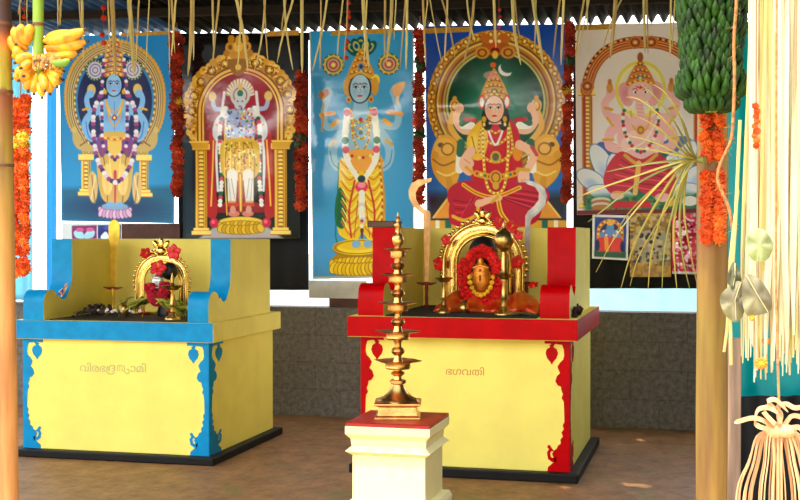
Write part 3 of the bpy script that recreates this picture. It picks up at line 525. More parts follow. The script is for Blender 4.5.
def art_goddess():   # seated goddess in red with a gold ring arch
    c = Cv(425, 25, 567, 225, 1.7); c.grad((26,70,168), (34,110,196), 25, 225); cx = 496; cy = 101
    c.poly([(425,190),(567,190),(567,225),(425,225)],(40,40,60),soft=10)
    c.el(cx,cy,69,71,(180,116,34)); c.beads(arch_pts(cx,cy,65.5,67,120,420,60),3.8,[(226,172,60),(206,150,44)],6.4); c.ring(cx,cy,65.5,67,1,(120,66,20)); 
    for i in range(40): a = math.radians(120+i*300/39); x, y = cx+65*math.cos(a), cy+67*math.sin(a); c.ring(x,y,2.6,2.6,.9,(130,70,20)); c.el(x,y,1.2,1.2,(250,220,130))
    for k, col in ((61,(120,50,20)),(59.5,(240,200,96)),(57.5,(206,120,50)),(55,(160,60,26)),(53,(226,170,80)),(51,(120,60,20)),(50,(240,206,120))): c.el(cx,cy,k,k*1.02,col)
    c.el(cx,cy,48,49,(16,42,34)); c.el(cx,cy+4,34,38,(20,110,84),soft=.9,a=.9); c.el(cx,cy+6,24,30,(60,170,140),soft=.8,a=.55)
    # crest
    c.el(cx,46,14,9,(170,90,30)); both(cx, lambda m: (c.el(m(cx-13),52,7.5,6,(206,140,44)), c.ring(m(cx-13),52,4,3.4,1.4,(120,50,20)), c.el(m(cx-9),38,6,4.6,(190,100,36),rot=25), c.el(m(cx-4),41,2,1.8,(240,220,160)))); c.el(cx,46,5,5,(196,80,30)); c.el(cx,50,4.5,3,(120,20,20)); c.el(cx,54,3,4,(226,180,70)); c.el(cx,36,3,4,(206,140,50))
    # throne side beasts
    def beast(m):
        c.poly([(m(430),152),(m(436),136),(m(448),132),(m(458),142),(m(460),166),(m(452),186),(m(440),180),(m(432),168)],(222,160,50),sm=True)
        c.el(m(443),144,10,9,(232,176,66)); c.el(m(440),142,3,2.4,(110,60,16)); c.ring(m(447),146,6,5.6,1.6,(150,90,26)); c.st([(m(432),156),(m(442),162),(m(454),158)],1.6,(150,90,26)); c.st([(m(436),168),(m(446),172),(m(456),168)],1.6,(250,214,120)); c.el(m(434),152,4,4,(214,150,46)); c.st([(m(448),176),(m(452),196)],6,(206,146,44),9)
        c.st([(m(455),108),(m(450),124),(m(458),136)],7,(226,170,70),5); c.el(m(455),104,5,7,(236,186,80)); c.ring(m(455),104,3,4.4,1.2,(150,90,30)); c.el(m(455),97,2.4,3,(220,160,60))
        c.poly([(m(452),186),(m(430),214),(m(456),214),(m(470),196)],(226,150,60)); c.st([(m(452),188),(m(432),213)],1.4,(250,210,120),sm=False)
        c.poly([(m(425),216),(m(474),216),(m(474),225),(m(425),225)],(216,160,60)); c.poly([(m(444),216),(m(450),216),(m(450),225),(m(444),225)],(20,100,96)); c.poly([(m(434),216),(m(438),216),(m(438),225),(m(434),225)],(240,236,226))
    both(cx, beast)
    SK, SS = (238,184,158), (190,110,90)
    both(cx, lambda m: (c.st([(m(cx-18),126),(m(cx-32),128),(m(cx-40),118),(m(cx-36),106)],8,SK,6), c.st([(m(cx-24),123),(m(cx-33),123)],7,(240,240,238)), c.st([(m(cx-27),117),(m(cx-34),121)],6,(30,90,70)), c.st([(m(cx-20),118),(m(cx-30),117)],4,(190,30,50)), c.el(m(cx-36),106,4.5,5,SK), c.st([(m(cx-36),150),(m(cx-37),166)],8,(240,236,230)), c.st([(m(cx-35),140),(m(cx-36),150)],8,(40,100,80))))
    # sari
    c.poly([(cx-20,122),(cx,114),(cx+20,122),(cx+26,150),(cx+22,178),(cx-22,178),(cx-26,150)],(196,14,44),sm=True)
    c.poly([(cx-20,122),(cx-10,118),(cx-8,140),(cx-14,156),(cx-26,154),(cx-29,136)],(232,180,40),sm=True); c.el(cx-22,140,4,8,(250,214,90),a=.7,soft=.5); c.st([(cx-24,134),(cx-20,150)],1.4,(176,110,20)); c.el(cx+22,150,5,8,(224,140,44))
    c.st([(cx-25,148),(cx-33,160),(cx-27,168),(cx-31,158)],9,SK,8); c.el(cx-29,160,7,6,SK); c.st([(cx-32,156),(cx-26,160)],.8,SS); c.st([(cx-30,164),(cx-24,169)],3.4,GO)
    c.st([(cx+24,142),(cx+38,152),(cx+30,170)],9,SK,7); c.el(cx+28,174,6,9,SK); c.st([(cx+26,176),(cx+27,183)],.7,SS); c.st([(cx+30,176),(cx+31,183)],.7,SS); c.st([(cx+22,166),(cx+33,167)],3.6,GO); c.st([(cx+36,144),(cx+41,152)],3.4,(190,40,50))
    c.el(cx+24,194,30,15,(190,20,60),rot=-6); c.el(cx-24,194,26,17,(186,16,54),rot=8); c.poly([(cx-40,186),(cx-48,212),(cx-36,222),(cx+30,222),(cx+46,206),(cx+40,184),(cx,178)],(186,16,54),sm=True)
    for k in range(7): c.st([(cx-6+k*2,188+k),(cx+14+k*3,186+k*3),(cx+46-k,190+k*3)],1,(222,60,96) if k % 2 else (130,6,34))
    for k in range(6): c.st([(cx-10-k*3,190+k),(cx-26-k*2,198+k*3),(cx-44+k,196+k*4)],1,(220,56,90) if k % 2 else (134,6,34))
    c.st([(cx-33,181),(cx-18,190),(cx,193),(cx+24,184)],4,(232,190,50)); c.st([(cx-33,181),(cx-18,190),(cx,193),(cx+24,184)],1.2,(190,60,30))
    c.st([(cx+2,194),(cx+5,208),(cx+12,218)],4.6,(234,194,56)); c.st([(cx+2,194),(cx+5,208),(cx+12,218)],1.2,(160,80,20)); c.st([(cx-44,212),(cx-32,216),(cx-20,210),(cx-18,198)],3.4,(228,180,50))
    c.st([(cx-18,200),(cx-6,196),(cx+4,194)],7,SK,5); c.el(cx-16,199,5,3.6,SK); c.st([(cx-4,198),(cx+2,193)],3,GO)
    for (r, w, y) in ((9,1.8,126),(16,2.4,134),(22,2.8,148)): c.st([(cx-13,120),(cx-r*.75,y),(cx,y+r*.5),(cx+r*.75,y),(cx+13,120)],w,GO); c.beads([(cx-13,120),(cx-r*.75,y),(cx,y+r*.5),(cx+r*.75,y),(cx+13,120)],.8,[GL,(180,110,20)],2)
    c.st([(cx-10,118),(cx-5,134),(cx,142),(cx+5,134),(cx+10,118)],2,(240,240,236)); both(cx, lambda m: (c.st([(m(cx-13),124),(m(cx-12),160),(m(cx-8),184),(m(cx),190)],2.6,(234,194,60)), c.beads([(m(cx-13),124),(m(cx-12),160),(m(cx-8),184),(m(cx),190)],.9,[(160,100,20),(250,230,130)],2.2)))
    c.el(cx,154,5.5,6,GO); c.el(cx,154,3.4,3.8,(30,110,80)); c.el(cx,154,1.5,1.6,(190,30,40)); c.st([(cx-20,170),(cx,174),(cx+20,170)],6,GO); c.beads([(cx-19,170),(cx,174),(cx+19,170)],1.4,[(190,30,40),GL,(30,110,80)],4); c.el(cx,174,6.5,7,GO); c.ring(cx,174,4,4.6,1,(140,30,30)); c.el(cx,182,3.4,4,GO)
    # head
    both(cx, lambda m: c.el(m(cx-8),116,6,12,(24,16,18))); c.poly([(cx-5,110),(cx+4,110),(cx+6,122),(cx-7,122)],SK); crown(c, cx-1, 99, 13, 32, 5, (216,150,50)); both(cx-1, lambda m: (c.el(m(cx-13.5),100,3.6,7,(206,40,50)), c.el(m(cx-13.5),100,2.2,5,(240,230,220))))
    face(c, cx-1, 107, 9.5, 13, (244,196,172), (206,130,110), (196,30,50)); both(cx-1, lambda m: (c.el(m(cx-11.5),117,2.2,3,GO), c.el(m(cx-11.5),122,1.4,2,GL))); c.st([(cx-11,97),(cx-1,92),(cx+9,97)],2.8,GO); c.beads([(cx-11,97),(cx-1,92),(cx+9,97)],.9,[(190,40,40),GL],2.6); c.el(cx-2,64,3,2.6,(206,90,30)); c.el(cx-4,74,8,4,(220,150,150),a=.7)
    P = arch_pts(cx+11,68,8,7,200,60,16); Q = arch_pts(cx+13,65.5,7.5,6.5,60,200,16); c.poly(P+Q,(226,226,232))
    c.st([(466,30),(430,26)],.8,(60,120,200)); return c

def art_elephant():  # elephant-headed deity seated on a lotus, pale print
    c = Cv(575, 24, 714, 215, 1.7); c.fill((228,216,212)); cx = 641
    c.poly([(594,150),(606,142),(622,146),(640,140),(660,144),(676,138),(694,146),(694,206),(594,206)],(70,96,176),sm=True); c.poly([(594,160),(620,150),(660,152),(694,158),(694,206),(594,206)],(24,96,90),soft=8)
    FR = (190,120,40)
    for (x0, x1) in ((581,592), (694,705)): pillar(c, x0, x1, 92, 208, FR); c.poly([(x0+1,96),(x0+4,96),(x0+4,206),(x0+1,206)],(170,50,30))
    arch = [(586,90),(592,70),(604,54),(622,45),(643,43),(664,45),(682,54),(694,70),(700,90)]
    for w, col in ((12,(120,40,24)),(10.5,(206,120,50)),(6,(176,60,30)),(3.4,(230,160,80)),(1.2,(120,40,20))): c.st(arch, w, col)
    c.beads([(p[0]+(p[0]-643)*.06, p[1]-4) for p in arch],1.2,[(60,30,30),(226,180,90)],3)
    for (x, y) in ((587,86),(636,43),(652,43),(699,86)): c.el(x,y,7,6.5,(196,112,44)); c.ring(x,y,4,3.6,1.4,(130,50,24)); c.el(x,y,1.6,1.5,(240,200,120))
    c.ring(cx,90,24,27,3,(222,206,70)); c.ring(cx,90,20,23,2,(236,226,150)); 
    # lotus seat
    for (x, y, r, ry, rot) in ((604,168,10,26,-28),(590,180,9,16,-60),(616,176,9,22,-10),(682,166,10,26,28),(696,178,9,16,60),(670,176,9,22,10),(610,194,24,8,10),(676,194,24,8,-10)):
        c.el(x,y,r+.8,ry+.8,(80,110,160),rot=rot); c.el(x,y,r,ry,(222,226,236),rot=rot); c.el(x+1,y+ry*.3,r*.6,ry*.5,(150,176,214),rot=rot,a=.6,soft=.5)
    c.poly([(583,196),(705,196),(705,212),(583,212)],(30,110,70),soft=6); c.speckle(584,198,704,210,[(20,80,50),(70,150,90),(90,130,50)],120,.8,2)
    for y in (201, 206): c.el(600,y,10,3.4,(206,196,186)); c.el(600,y+2,10,3,(170,110,50))
    c.poly([(613,202),(650,202),(652,209),(611,209)],(196,30,50)); c.el(690,203,8,5,(236,230,226)); c.el(672,204,6,4,(226,180,60))
    PK, PS = (236,176,178), (196,110,124)
    both(cx, lambda m: (c.st([(m(cx-16),122),(m(cx-30),132),(m(cx-32),146),(m(cx-22),150)],11,PK,8), c.st([(m(cx-16),120),(m(cx-32),116),(m(cx-36),104),(m(cx-30),96)],9,PK,7), c.st([(m(cx-34),118),(m(cx-28),126)],2.6,GO), c.el(m(cx-30),94,5,6,PK), c.st([(m(cx-36),108),(m(cx-29),110)],3,(206,150,60)), c.st([(m(cx-38),140),(m(cx-28),140)],2.6,GO)))
    both(cx, lambda m: (c.el(m(cx-31),88,3.4,5.4,(206,140,60)), c.el(m(cx-31),82,2,3,(190,110,40))))
    c.el(cx,138,24,22,PK); c.el(cx,146,20,16,(244,196,194)); c.el(cx,150,10,10,PS,a=.25,soft=.7)
    c.poly([(cx-20,152),(cx-34,166),(cx-38,184),(cx-26,196),(cx-6,190),(cx+6,196),(cx+28,198),(cx+36,182),(cx+28,164),(cx+16,154),(cx,160)],(196,30,50),sm=True)
    for k in range(6): c.st([(cx-20-k*2,160+k*5),(cx-6,168+k*4),(cx+10,166+k*5),(cx+30-k,172+k*4)],1.1,(226,80,96) if k % 2 else (140,10,30))
    c.st([(cx-16,156),(cx,166),(cx+16,156)],3.6,GO); c.st([(cx-2,164),(cx-6,194)],5,(236,180,90)); c.el(cx-24,196,7,4.5,PK); c.el(cx+22,199,8,4.5,PK); c.st([(cx-28,193),(cx-18,193)],2,GO)
    both(cx, lambda m: (c.beads([(m(cx-14),104),(m(cx-18),118),(m(cx-15),136),(m(cx-6),150),(m(cx),153)],1.9,[(190,30,50),(240,230,226),(30,100,80)],3.6), c.st([(m(cx-10),112),(m(cx-7),128),(m(cx),134)],2,GO)))
    c.el(cx,131,4.6,5,GO); c.ring(cx,131,2.6,3,1,(150,70,30)); c.st([(cx+16,122),(cx+4,142),(cx-16,152)],1.6,(240,220,200))
    # head, ears, trunk
    both(cx, lambda m: (c.poly([(m(cx-8),84),(m(cx-20),84),(m(cx-22),94),(m(cx-16),106),(m(cx-8),104)],(226,160,164),sm=True), c.el(m(cx-15),94,4,7,PS,a=.5,soft=.6)))
    crown(c, cx, 86, 13, 26, 4, (206,120,50)); c.el(cx,58,3,5,(150,80,40)); c.el(cx,93,12.5,11,(240,186,186)); both(cx, lambda m: (c.el(m(cx-5.4),93,2.2,1.3,(250,250,250)), c.el(m(cx-5),93,1.1,1.2,(30,20,30)), c.st([(m(cx-8),90),(m(cx-5),89),(m(cx-3),91)],.8,(120,50,60)), c.st([(m(cx-6),103),(m(cx-9),108)],2,(246,240,226))))
    c.st([(cx,97),(cx-1,108),(cx+1,118),(cx-5,124),(cx-9,120)],9,(240,184,184),4.5); 
    for k in range(5): c.st([(cx-3.6,102+k*3.6),(cx+3,102.6+k*3.6)],.5,PS)
    c.st([(cx-4,87),(cx,89),(cx+4,87)],1.2,(200,30,40)); c.el(cx,88,1,1.6,(206,30,40)); c.st([(cx-13,85),(cx,81),(cx+13,85)],3,GO); c.beads([(cx-13,85),(cx,81),(cx+13,85)],.9,[(190,40,40),GL],2.6)
    c.poly([(575,210.5),(714,210.5),(714,215),(575,215)],(110,24,34)); return c

def art_pair():
    c = Cv(62, 223, 123, 239, 1.8); c.fill((206,216,226)); c.poly([(72,225),(97,225),(97,237.5),(72,237.5)],(120,40,110)); c.poly([(98,225),(121,225),(121,237.5),(98,237.5)],(24,40,130))
    both(84.5, lambda m: c.poly([(m(74),231),(m(79),229),(m(84),233),(m(84),237),(m(76),236)],(150,210,236),sm=True)); c.el(80,229,4,2,(200,90,150)); c.el(90,229,4,2,(200,90,150))
    both(109.5, lambda m: c.poly([(m(101),235),(m(106),231),(m(109),237),(m(102),237.5)],(210,226,240),sm=True)); c.el(109,228,5,2,(60,80,180)); return c
def art_small_blue():
    c = Cv(592, 214, 629.5, 260, 2); c.fill((222,220,216)); c.poly([(594.5,216.5),(627,216.5),(627,257.5),(594.5,257.5)],(36,60,140)); cx = 610.5
    c.poly(arch_pts(cx,232,14,14,180,360)+[(cx+14,256),(cx-14,256)],(206,140,50)); c.poly(arch_pts(cx,233,10.5,11,180,360)+[(cx+10,250),(cx-10,250)],(60,40,90)); c.beads(arch_pts(cx,232,12.3,12.3,170,370),1,[(250,210,110),(150,80,30)],2.4)
    c.el(cx,227,4,4.6,(90,140,200)); c.el(cx,222,4,3,(226,176,70)); c.poly([(cx-8,230),(cx+8,230),(cx+9,240),(cx-9,240)],(96,140,196),sm=True); c.beads([(cx-7,231),(cx,238),(cx+7,231)],1.1,[(236,236,236),(206,60,60)],2.4); c.poly([(cx-12,238),(cx+12,238),(cx+13,250),(cx,254),(cx-13,250)],(214,60,56),sm=True); c.st([(cx-4,238),(cx-3,254)],4,(236,150,50)); c.poly([(594.5,252),(627,252),(627,257.5),(594.5,257.5)],(40,90,70),soft=2); both(cx, lambda m: c.el(m(597.5),246,2.4,6,(20,40,90))); return c
def art_faded():
    c = Cv(629, 214, 671, 277, 1.8); c.fill((168,132,70)); c.speckle(629,214,671,277,[(206,160,70),(120,90,50),(196,176,120),(150,110,40),(100,90,70)],260,1,3.6)
    c.poly([(634,236),(664,232),(668,256),(640,262)],(190,180,150),sm=True,a=.6); c.speckle(640,224,660,250,[(30,26,26)],14,1.2,3); c.speckle(632,252,668,262,[(50,70,60),(40,34,30)],18,.8,2.4); c.poly([(629,266),(671,266),(671,277),(629,277)],(190,140,60),a=.6); return c
def art_redprint():
    c = Cv(671, 214, 714, 274, 1.8); c.fill((190,26,56)); y = 222
    while y < 268: c.beads([(676,y),(708,y)],1.4,[(236,214,216),(200,60,80),(240,226,226),(150,10,36)],3.4,sm=False,ry=1,jit=.7); y += 5.2
    c.speckle(672,215,713,272,[(226,100,120),(240,220,224),(130,6,30)],110,.8,2.4); c.st([(671,272.5),(714,272.5)],2.4,(206,206,200),sm=False); return c

def glossy(name, rough=.16, spec=.5):
    m = bpy.data.materials.new(name); m.use_nodes = True; t = m.node_tree; b = t.nodes['Principled BSDF']; a = N(t, 'ShaderNodeAttribute'); a.attribute_name = 'print'
    t.links.new(a.outputs['Color'], b.inputs['Base Color']); b.inputs['Roughness'].default_value = rough; b.inputs['Specular IOR Level'].default_value = spec
    n = N(t, 'ShaderNodeTexNoise'); n.inputs['Scale'].default_value = 9; n.inputs['Detail'].default_value = 2; co = N(t, 'ShaderNodeTexCoord'); t.links.new(co.outputs['Object'], n.inputs['Vector'])
    bp = N(t, 'ShaderNodeBump'); bp.inputs['Strength'].default_value = .12; bp.inputs['Distance'].default_value = .01; t.links.new(n.outputs['Fac'], bp.inputs['Height']); t.links.new(bp.outputs[0], b.inputs['Normal'])
    return m
PRINT = glossy('glossy_print', .11, .9); PRINT2 = glossy('satin_print', .34, .3)
def hang(c, name, quad, Y, label, cat, m, wave=.006, bumps=(), par=None, seed=0):
    # quad: photo-frame corners (top-left, top-right, bottom-right, bottom-left) of the sheet as it hangs at distance Y; bumps: (u, v, ru, rv, depth) slack bulges of the sheet
    a, b, d, e = [np.array(PY(*q, Y)) for q in quad]; nx, ny = c.nx, c.ny; u = np.linspace(0, 1, nx)[None, :, None]; v = np.linspace(0, 1, ny)[:, None, None]
    Pt = a*(1-u)*(1-v)+b*u*(1-v)+d*u*v+e*(1-u)*v; r = np.random.default_rng(seed); U = u[..., 0]; V = v[..., 0]; h = np.zeros((ny, nx))
    for k in range(4):
        fu, fv, p1, p2 = r.uniform(.6, 2.6), r.uniform(.6, 2.4), r.uniform(0, 6), r.uniform(0, 6); h = h+wave*np.sin(fu*6.28*U+p1+V*2)*np.sin(fv*6.28*V+p2)/(1+k*.5)
    for (bu, bv, ru, rv, dep) in bumps: h = h+dep*np.exp(-((U-bu)/ru)**2-((V-bv)/rv)**2)
    Pt[..., 1] -= h
    o0 = Pt.reshape(-1, 3).mean(0); o0[2] = Pt[..., 2].min()
    me = bpy.data.meshes.new(name); nv = nx*ny; nf = (nx-1)*(ny-1); me.vertices.add(nv); me.vertices.foreach_set('co', (Pt.reshape(-1, 3)-o0).ravel())
    I = np.arange(nv).reshape(ny, nx); q = np.stack([I[:-1, :-1], I[1:, :-1], I[1:, 1:], I[:-1, 1:]], -1).reshape(-1)
    me.loops.add(nf*4); me.loops.foreach_set('vertex_index', q.astype(np.int32)); me.polygons.add(nf); me.polygons.foreach_set('loop_start', np.arange(0, nf*4, 4, dtype=np.int32)); me.polygons.foreach_set('loop_total', np.full(nf, 4, np.int32)); me.update(calc_edges=True)
    C = np.clip(c.C, 0, 255)/255; L = 1.4*np.where(C <= .04045, C/12.92, ((C+.055)/1.055)**2.4); at = me.attributes.new('print', 'FLOAT_COLOR', 'POINT'); at.data.foreach_set('color', np.c_[L.reshape(-1, 3), np.ones(nv)].ravel().astype(np.float32))
    me.polygons.foreach_set('use_smooth', np.ones(nf, bool)); me.materials.append(m); o = bpy.data.objects.new(name, me); COL.objects.link(o); o.location = o0
    md = o.modifiers.new('thickness', 'SOLIDIFY'); md.thickness = .0008; md.offset = -1
    return tag(o, label, cat)
PYD = 9.56
P1 = hang(art_blue(), 'poster', ((59,36),(174.5,34),(174,223.5),(61.5,221)), PYD, 'bright blue poster of a blue-skinned standing deity in a gold arch', 'poster', PRINT2, .005, [(.66,.14,.12,.1,.02)], seed=1)
P2 = hang(art_red(), 'poster', ((182,36),(300,34),(300,238.5),(183,239)), PYD, 'black poster of a jewelled deity in a gold arch on dark red', 'poster', PRINT, .0025, [(.55,.5,.26,.17,.03)], seed=2)
P3 = hang(art_sky(), 'poster', ((309.5,31),(414,29.5),(414,277),(312.5,279)), PYD, 'light blue tall poster of a blue-faced deity in yellow robes', 'poster', PRINT, .0025, [(.62,.34,.26,.09,.022),(.2,.48,.2,.1,.024)], seed=3)
P4 = hang(art_goddess(), 'poster', ((425,26),(567,24),(567,229.5),(427,229.5)), PYD, 'dark blue poster of a goddess in a red sari seated in a gold ring', 'poster', PRINT, .0025, [(.2,.4,.22,.07,.014)], seed=4)
P5 = hang(art_elephant(), 'poster', ((575,24.5),(714,22),(714,212.5),(577,215)), PYD, 'pale poster of a pink elephant-headed deity seated on a lotus', 'poster', PRINT2, .003, [], seed=5)
strip_m = mat('ochre_paper', (206, 150, 36), .7, var=.25, vs=40)
for P, segs in ((P1, ((121,31,171,36.5),)), (P2, ((267,30,299,36.5),)), (P3, ((331,28,394,35.5),(396,29,413,31))), (P4, ((425,26.5,472,33.5),)), (P5, ((576,23.5,613,30.5),))):
    for (x0, y0, x1, y1) in segs:
        a, b = PY(x0, y1, PYD-.022), PY(x1, y0, PYD-.022); s_ = MB().box(a.x, b.x, PYD-.024, PYD-.02, a.z, b.z).build('header_strip', strip_m, P); s_['label'] = 'ochre paper strip'
hang(art_pair(), 'picture', ((62,223.5),(123,222.5),(123,240),(62,241)), PYD+.01, 'small white-edged strip with two tiny pictures below the blue-skinned deity poster', 'picture', PRINT2, .002, seed=6)
hang(art_small_blue(), 'picture', ((592.5,214.5),(629,215.5),(628,260.5),(592,258.5)), PYD-.012, 'small white-bordered blue picture of a deity below the elephant-headed deity poster', 'picture', PRINT2, .002, seed=7)
hang(art_faded(), 'picture', ((629.5,213),(671,213),(671,277),(630,277)), PYD-.004, 'faded ochre picture hanging between the small blue picture and the red print', 'picture', PRINT2, .004, seed=8)
hang(art_redprint(), 'picture', ((671.5,213),(714,213),(714,275),(672,274)), PYD-.012, 'glossy red print with white writing beside the right bamboo post', 'picture', PRINT, .006, [(.4,.3,.3,.14,.02)], seed=9)
a, b = PY(122, 239, PYD), PY(180, 223.5, PYD); tag(MB().box(a.x, b.x, PYD-.006, PYD+.006, a.z, b.z).build('board', mat('brown_board', (84, 48, 40), .7, var=.3, vs=12)), 'narrow brown board below the blue-skinned deity poster', 'board')
a, b = PY(309, 298, 9.6), PY(366, 281, 9.6); tag(MB().box(a.x, b.x, 9.6, 9.625, a.z, b.z).build('board', mat('whitewashed_board', (196, 192, 186), .8, var=.15, vs=10)), 'whitewashed board below the tall light blue poster', 'board')
a, b = PY(330, 309, 9.66), PY(366, 298, 9.66); tag(MB().box(a.x, b.x, 9.64, 9.7, .884, b.z).build('board', mat('brown_board', (84, 48, 40), .7)), 'small brown board lying on the wall top behind the red altar', 'board')
# ---------------------------------------------------------------- brass and offerings on the altars
BRS = mat('polished_brass', (250, 204, 112), .2, 1, var=.18, vs=30, bump=.1, bs=90)
BRD = mat('dull_brass', (220, 178, 100), .34, 1, var=.35, vs=24, bump=.15, bs=60)
BRO = mat('bronze_lamp', (230, 170, 98), .28, 1, var=.3, vs=18, bump=.1, bs=80)
RPET = mat('red_petal', (226, 10, 22), .5, var=.3, vs=30); STA = mat('yellow_stamen', (236, 180, 40), .6); DGR = mat('dark_leaf_green', (24, 62, 30), .5)
YBUD = mat('yellow_bud', (250, 206, 40), .6); DRK = mat('oily_dark_cloth', (40, 28, 24), .7, var=.5, vs=20, bump=.3, bs=40); HAIR = mat('black_stone', (18, 14, 16), .45, bump=.3, bs=50)
ZL, ZR = .908, .976
def lathe_z(c, prof, n=20, mod=None, rot=0): return MB().lathe(c, prof, n, mod, rot)
def arch(cpx, ytop, ycen, ybase, ro, ri, Y, z0, label, nb):
    s = ppx(Y, cpx); c = PY(cpx, ycen, Y); R = ro*s; r = ri*s; H = max(c.z-z0, .05); mid = (R+r)/2; bw = (R-r)/2
    t = thing('brass_arch', (c.x, Y, z0), label, 'shrine arch')
    def path(rad, dy=0, n=26): return [Vector((c.x-rad, Y+dy, z0+H*i/6)) for i in range(6)]+[Vector((c.x-rad*math.cos(PI*i/n), Y+dy, z0+H+rad*math.sin(PI*i/n))) for i in range(n+1)]+[Vector((c.x+rad, Y+dy, z0+H*i/6)) for i in range(5, -1, -1)]
    m = MB(); m.tube(path(mid), bw*.82, 12, flat=.3, up=(0, 1, 0)); m.build('arch_band', BRS, t, smooth=True)
    for rad, rr in ((R*.97, bw*.24), (r*1.06, bw*.22), (mid, bw*.16)): MB().tube(path(rad, -bw*.12), rr, 8).build('rim', BRS, t, smooth=True)
    for i in range(nb):
        an = math.radians(-16+212*i/(nb-1))
        if 72 < math.degrees(an) < 108: continue
        p = Vector((c.x-(R*1.07)*math.cos(an), Y, z0+H+(R*1.07)*math.sin(an))); MB().ell(p, (bw*.3, bw*.24, bw*.3), 10, 6).build('bead', BRS, t, smooth=True)
    # finial: a little lotus bud with side scrolls
    f = MB(); ft = PY(cpx, ytop, Y).z; fb = z0+H+R*.92; fh = ft-fb
    for q in (-1, 0, 1): f.ell((c.x+q*fh*.3, Y-.01, fb+fh*(.68-.12*abs(q))), (fh*.16, fh*.12, fh*.3), 10, 8, Matrix.Rotation(q*.5, 3, 'Y'))
    for q in (-1, 1): f.tube([(c.x+q*fh*(.12+.3*math.sin(k*.5)), Y-.012, fb+fh*(.02+.07*k)) for k in range(7)], fh*.07, 8); f.ell((c.x+q*fh*.5, Y-.01, fb+fh*.18), fh*.14, 8, 6)
    f.ell((c.x, Y-.015, fb+fh*.25), (fh*.3, fh*.2, fh*.26), 12, 8); f.build('finial', BRS, t, smooth=True)
    MB().box(c.x-R*1.05, c.x+R*1.05, Y-.05, Y+.05, z0, z0+.02).build('base', BRS, t, bevel=.004); return t, c, s
A1, c1, s1 = arch(162, 237, 282, 315, 26.5, 17, 8.1, ZL+.006, 'small polished brass arch on the blue altar', 24)
A2, c2, s2 = arch(483, 208, 263, 310, 40.5, 25, 8.22, ZR+.006, 'large polished brass arch on the red altar', 28)
tag(MB().box(-4.32, -3.335, 7.5, 8.44, ZL, ZL+.006).build('cloth', DRK), 'dark oily cloth spread on top of the blue altar', 'cloth')
tag(MB().box(-1.985, -1.05, 7.44, 8.54, ZR, ZR+.006).build('cloth', mat('black_cloth', (16, 16, 17), .9)), 'black cloth spread on top of the red altar', 'cloth')
def hibiscus(px, py, Y, rpx, label, rot=0, tilt=(0, 0), wilt=.35):
    s = ppx(Y, px)*rpx; p = PY(px, py, Y); t = thing('hibiscus', p, label, 'flower', None)
    M = Matrix.Rotation(tilt[0], 3, 'X') @ Matrix.Rotation(tilt[1], 3, 'Z')
    for k in range(5):
        a = rot+k*2*PI/5; m = MB(); vs = []
        for i in range(7):
            f = i/6; w = .46*math.sin(PI*min(1, f*.85+.08))**.8
            for j in range(5):
                q = (j-2)/2; rr = f*(1-.12*q*q)+.05*math.sin(9*f+q*5)*f; x = rr*math.cos(a)-q*w*math.sin(a); z = rr*math.sin(a)+q*w*math.cos(a); y = -wilt*f*(1.2-f)+.07*math.sin(q*5+k)*f+.03*q*q
                vs.append(p+M @ Vector((x, y, z))*s)
        m.add(vs, [(i*5+j, i*5+j+1, i*5+j+6, i*5+j+5) for i in range(6) for j in range(4)])
        o = m.build('petal', RPET, t, smooth=True); md = o.modifiers.new('thickness', 'SOLIDIFY'); md.thickness = .0008
    m = MB(); m.tube([p+M @ Vector((0, -.1, 0))*s, p+M @ Vector((.08, -.6, .1))*s, p+M @ Vector((.1, -.95, .3))*s], [.05*s, .04*s, .03*s], 6)
    for k in range(8): m.ell(p+M @ Vector((.1+random.uniform(-.09, .09), -.85+random.uniform(-.14, .14), .26+random.uniform(-.09, .09)))*s, .045*s, 6, 4)
    m.build('stamen', STA, t, smooth=True); return t
hibiscus(174, 252, 8.03, 8, 'open red hibiscus right of the finial of the small brass arch', .3)
hibiscus(145.5, 253, 8.03, 6, 'folded red hibiscus left of the finial of the small brass arch', .9, (.3, .6))
hibiscus(158, 268, 7.9, 8.5, 'red hibiscus on top of the silver idol on the blue altar', .1, (-.4, .2))
hibiscus(446, 240, 8.12, 6, 'red hibiscus on the left shoulder of the large brass arch', .5, (0, -.3))
hibiscus(439, 264, 8.1, 8, 'red hibiscus on the left leg of the large brass arch above the small lamp', .2, (.2, -.5))
hibiscus(499, 223, 8.12, 7, 'red hibiscus just right of the finial of the large brass arch', .8, (-.3, .2))
hibiscus(511, 227, 8.1, 8, 'big red hibiscus on the upper right curve of the large brass arch', .3, (.1, .3))
hibiscus(518.5, 235, 8.12, 5.5, 'small red hibiscus lowest on the right curve of the large brass arch', .6)
hibiscus(517, 262, 8.06, 8, 'red hibiscus on the right leg of the large brass arch', .1, (.2, .4))
hibiscus(533, 284.5, 7.95, 6, 'red hibiscus lying on the silk beside the right red arm', .4, (.9, .3))
hibiscus(170, 311, 7.7, 4.5, 'red hibiscus fallen at the foot of the brass lamp on the blue altar', .2, (1.2, 0))
hibiscus(143, 313, 7.75, 4.5, 'red hibiscus fallen on the cloth left of the brass lamp on the blue altar', .7, (1.2, 0))
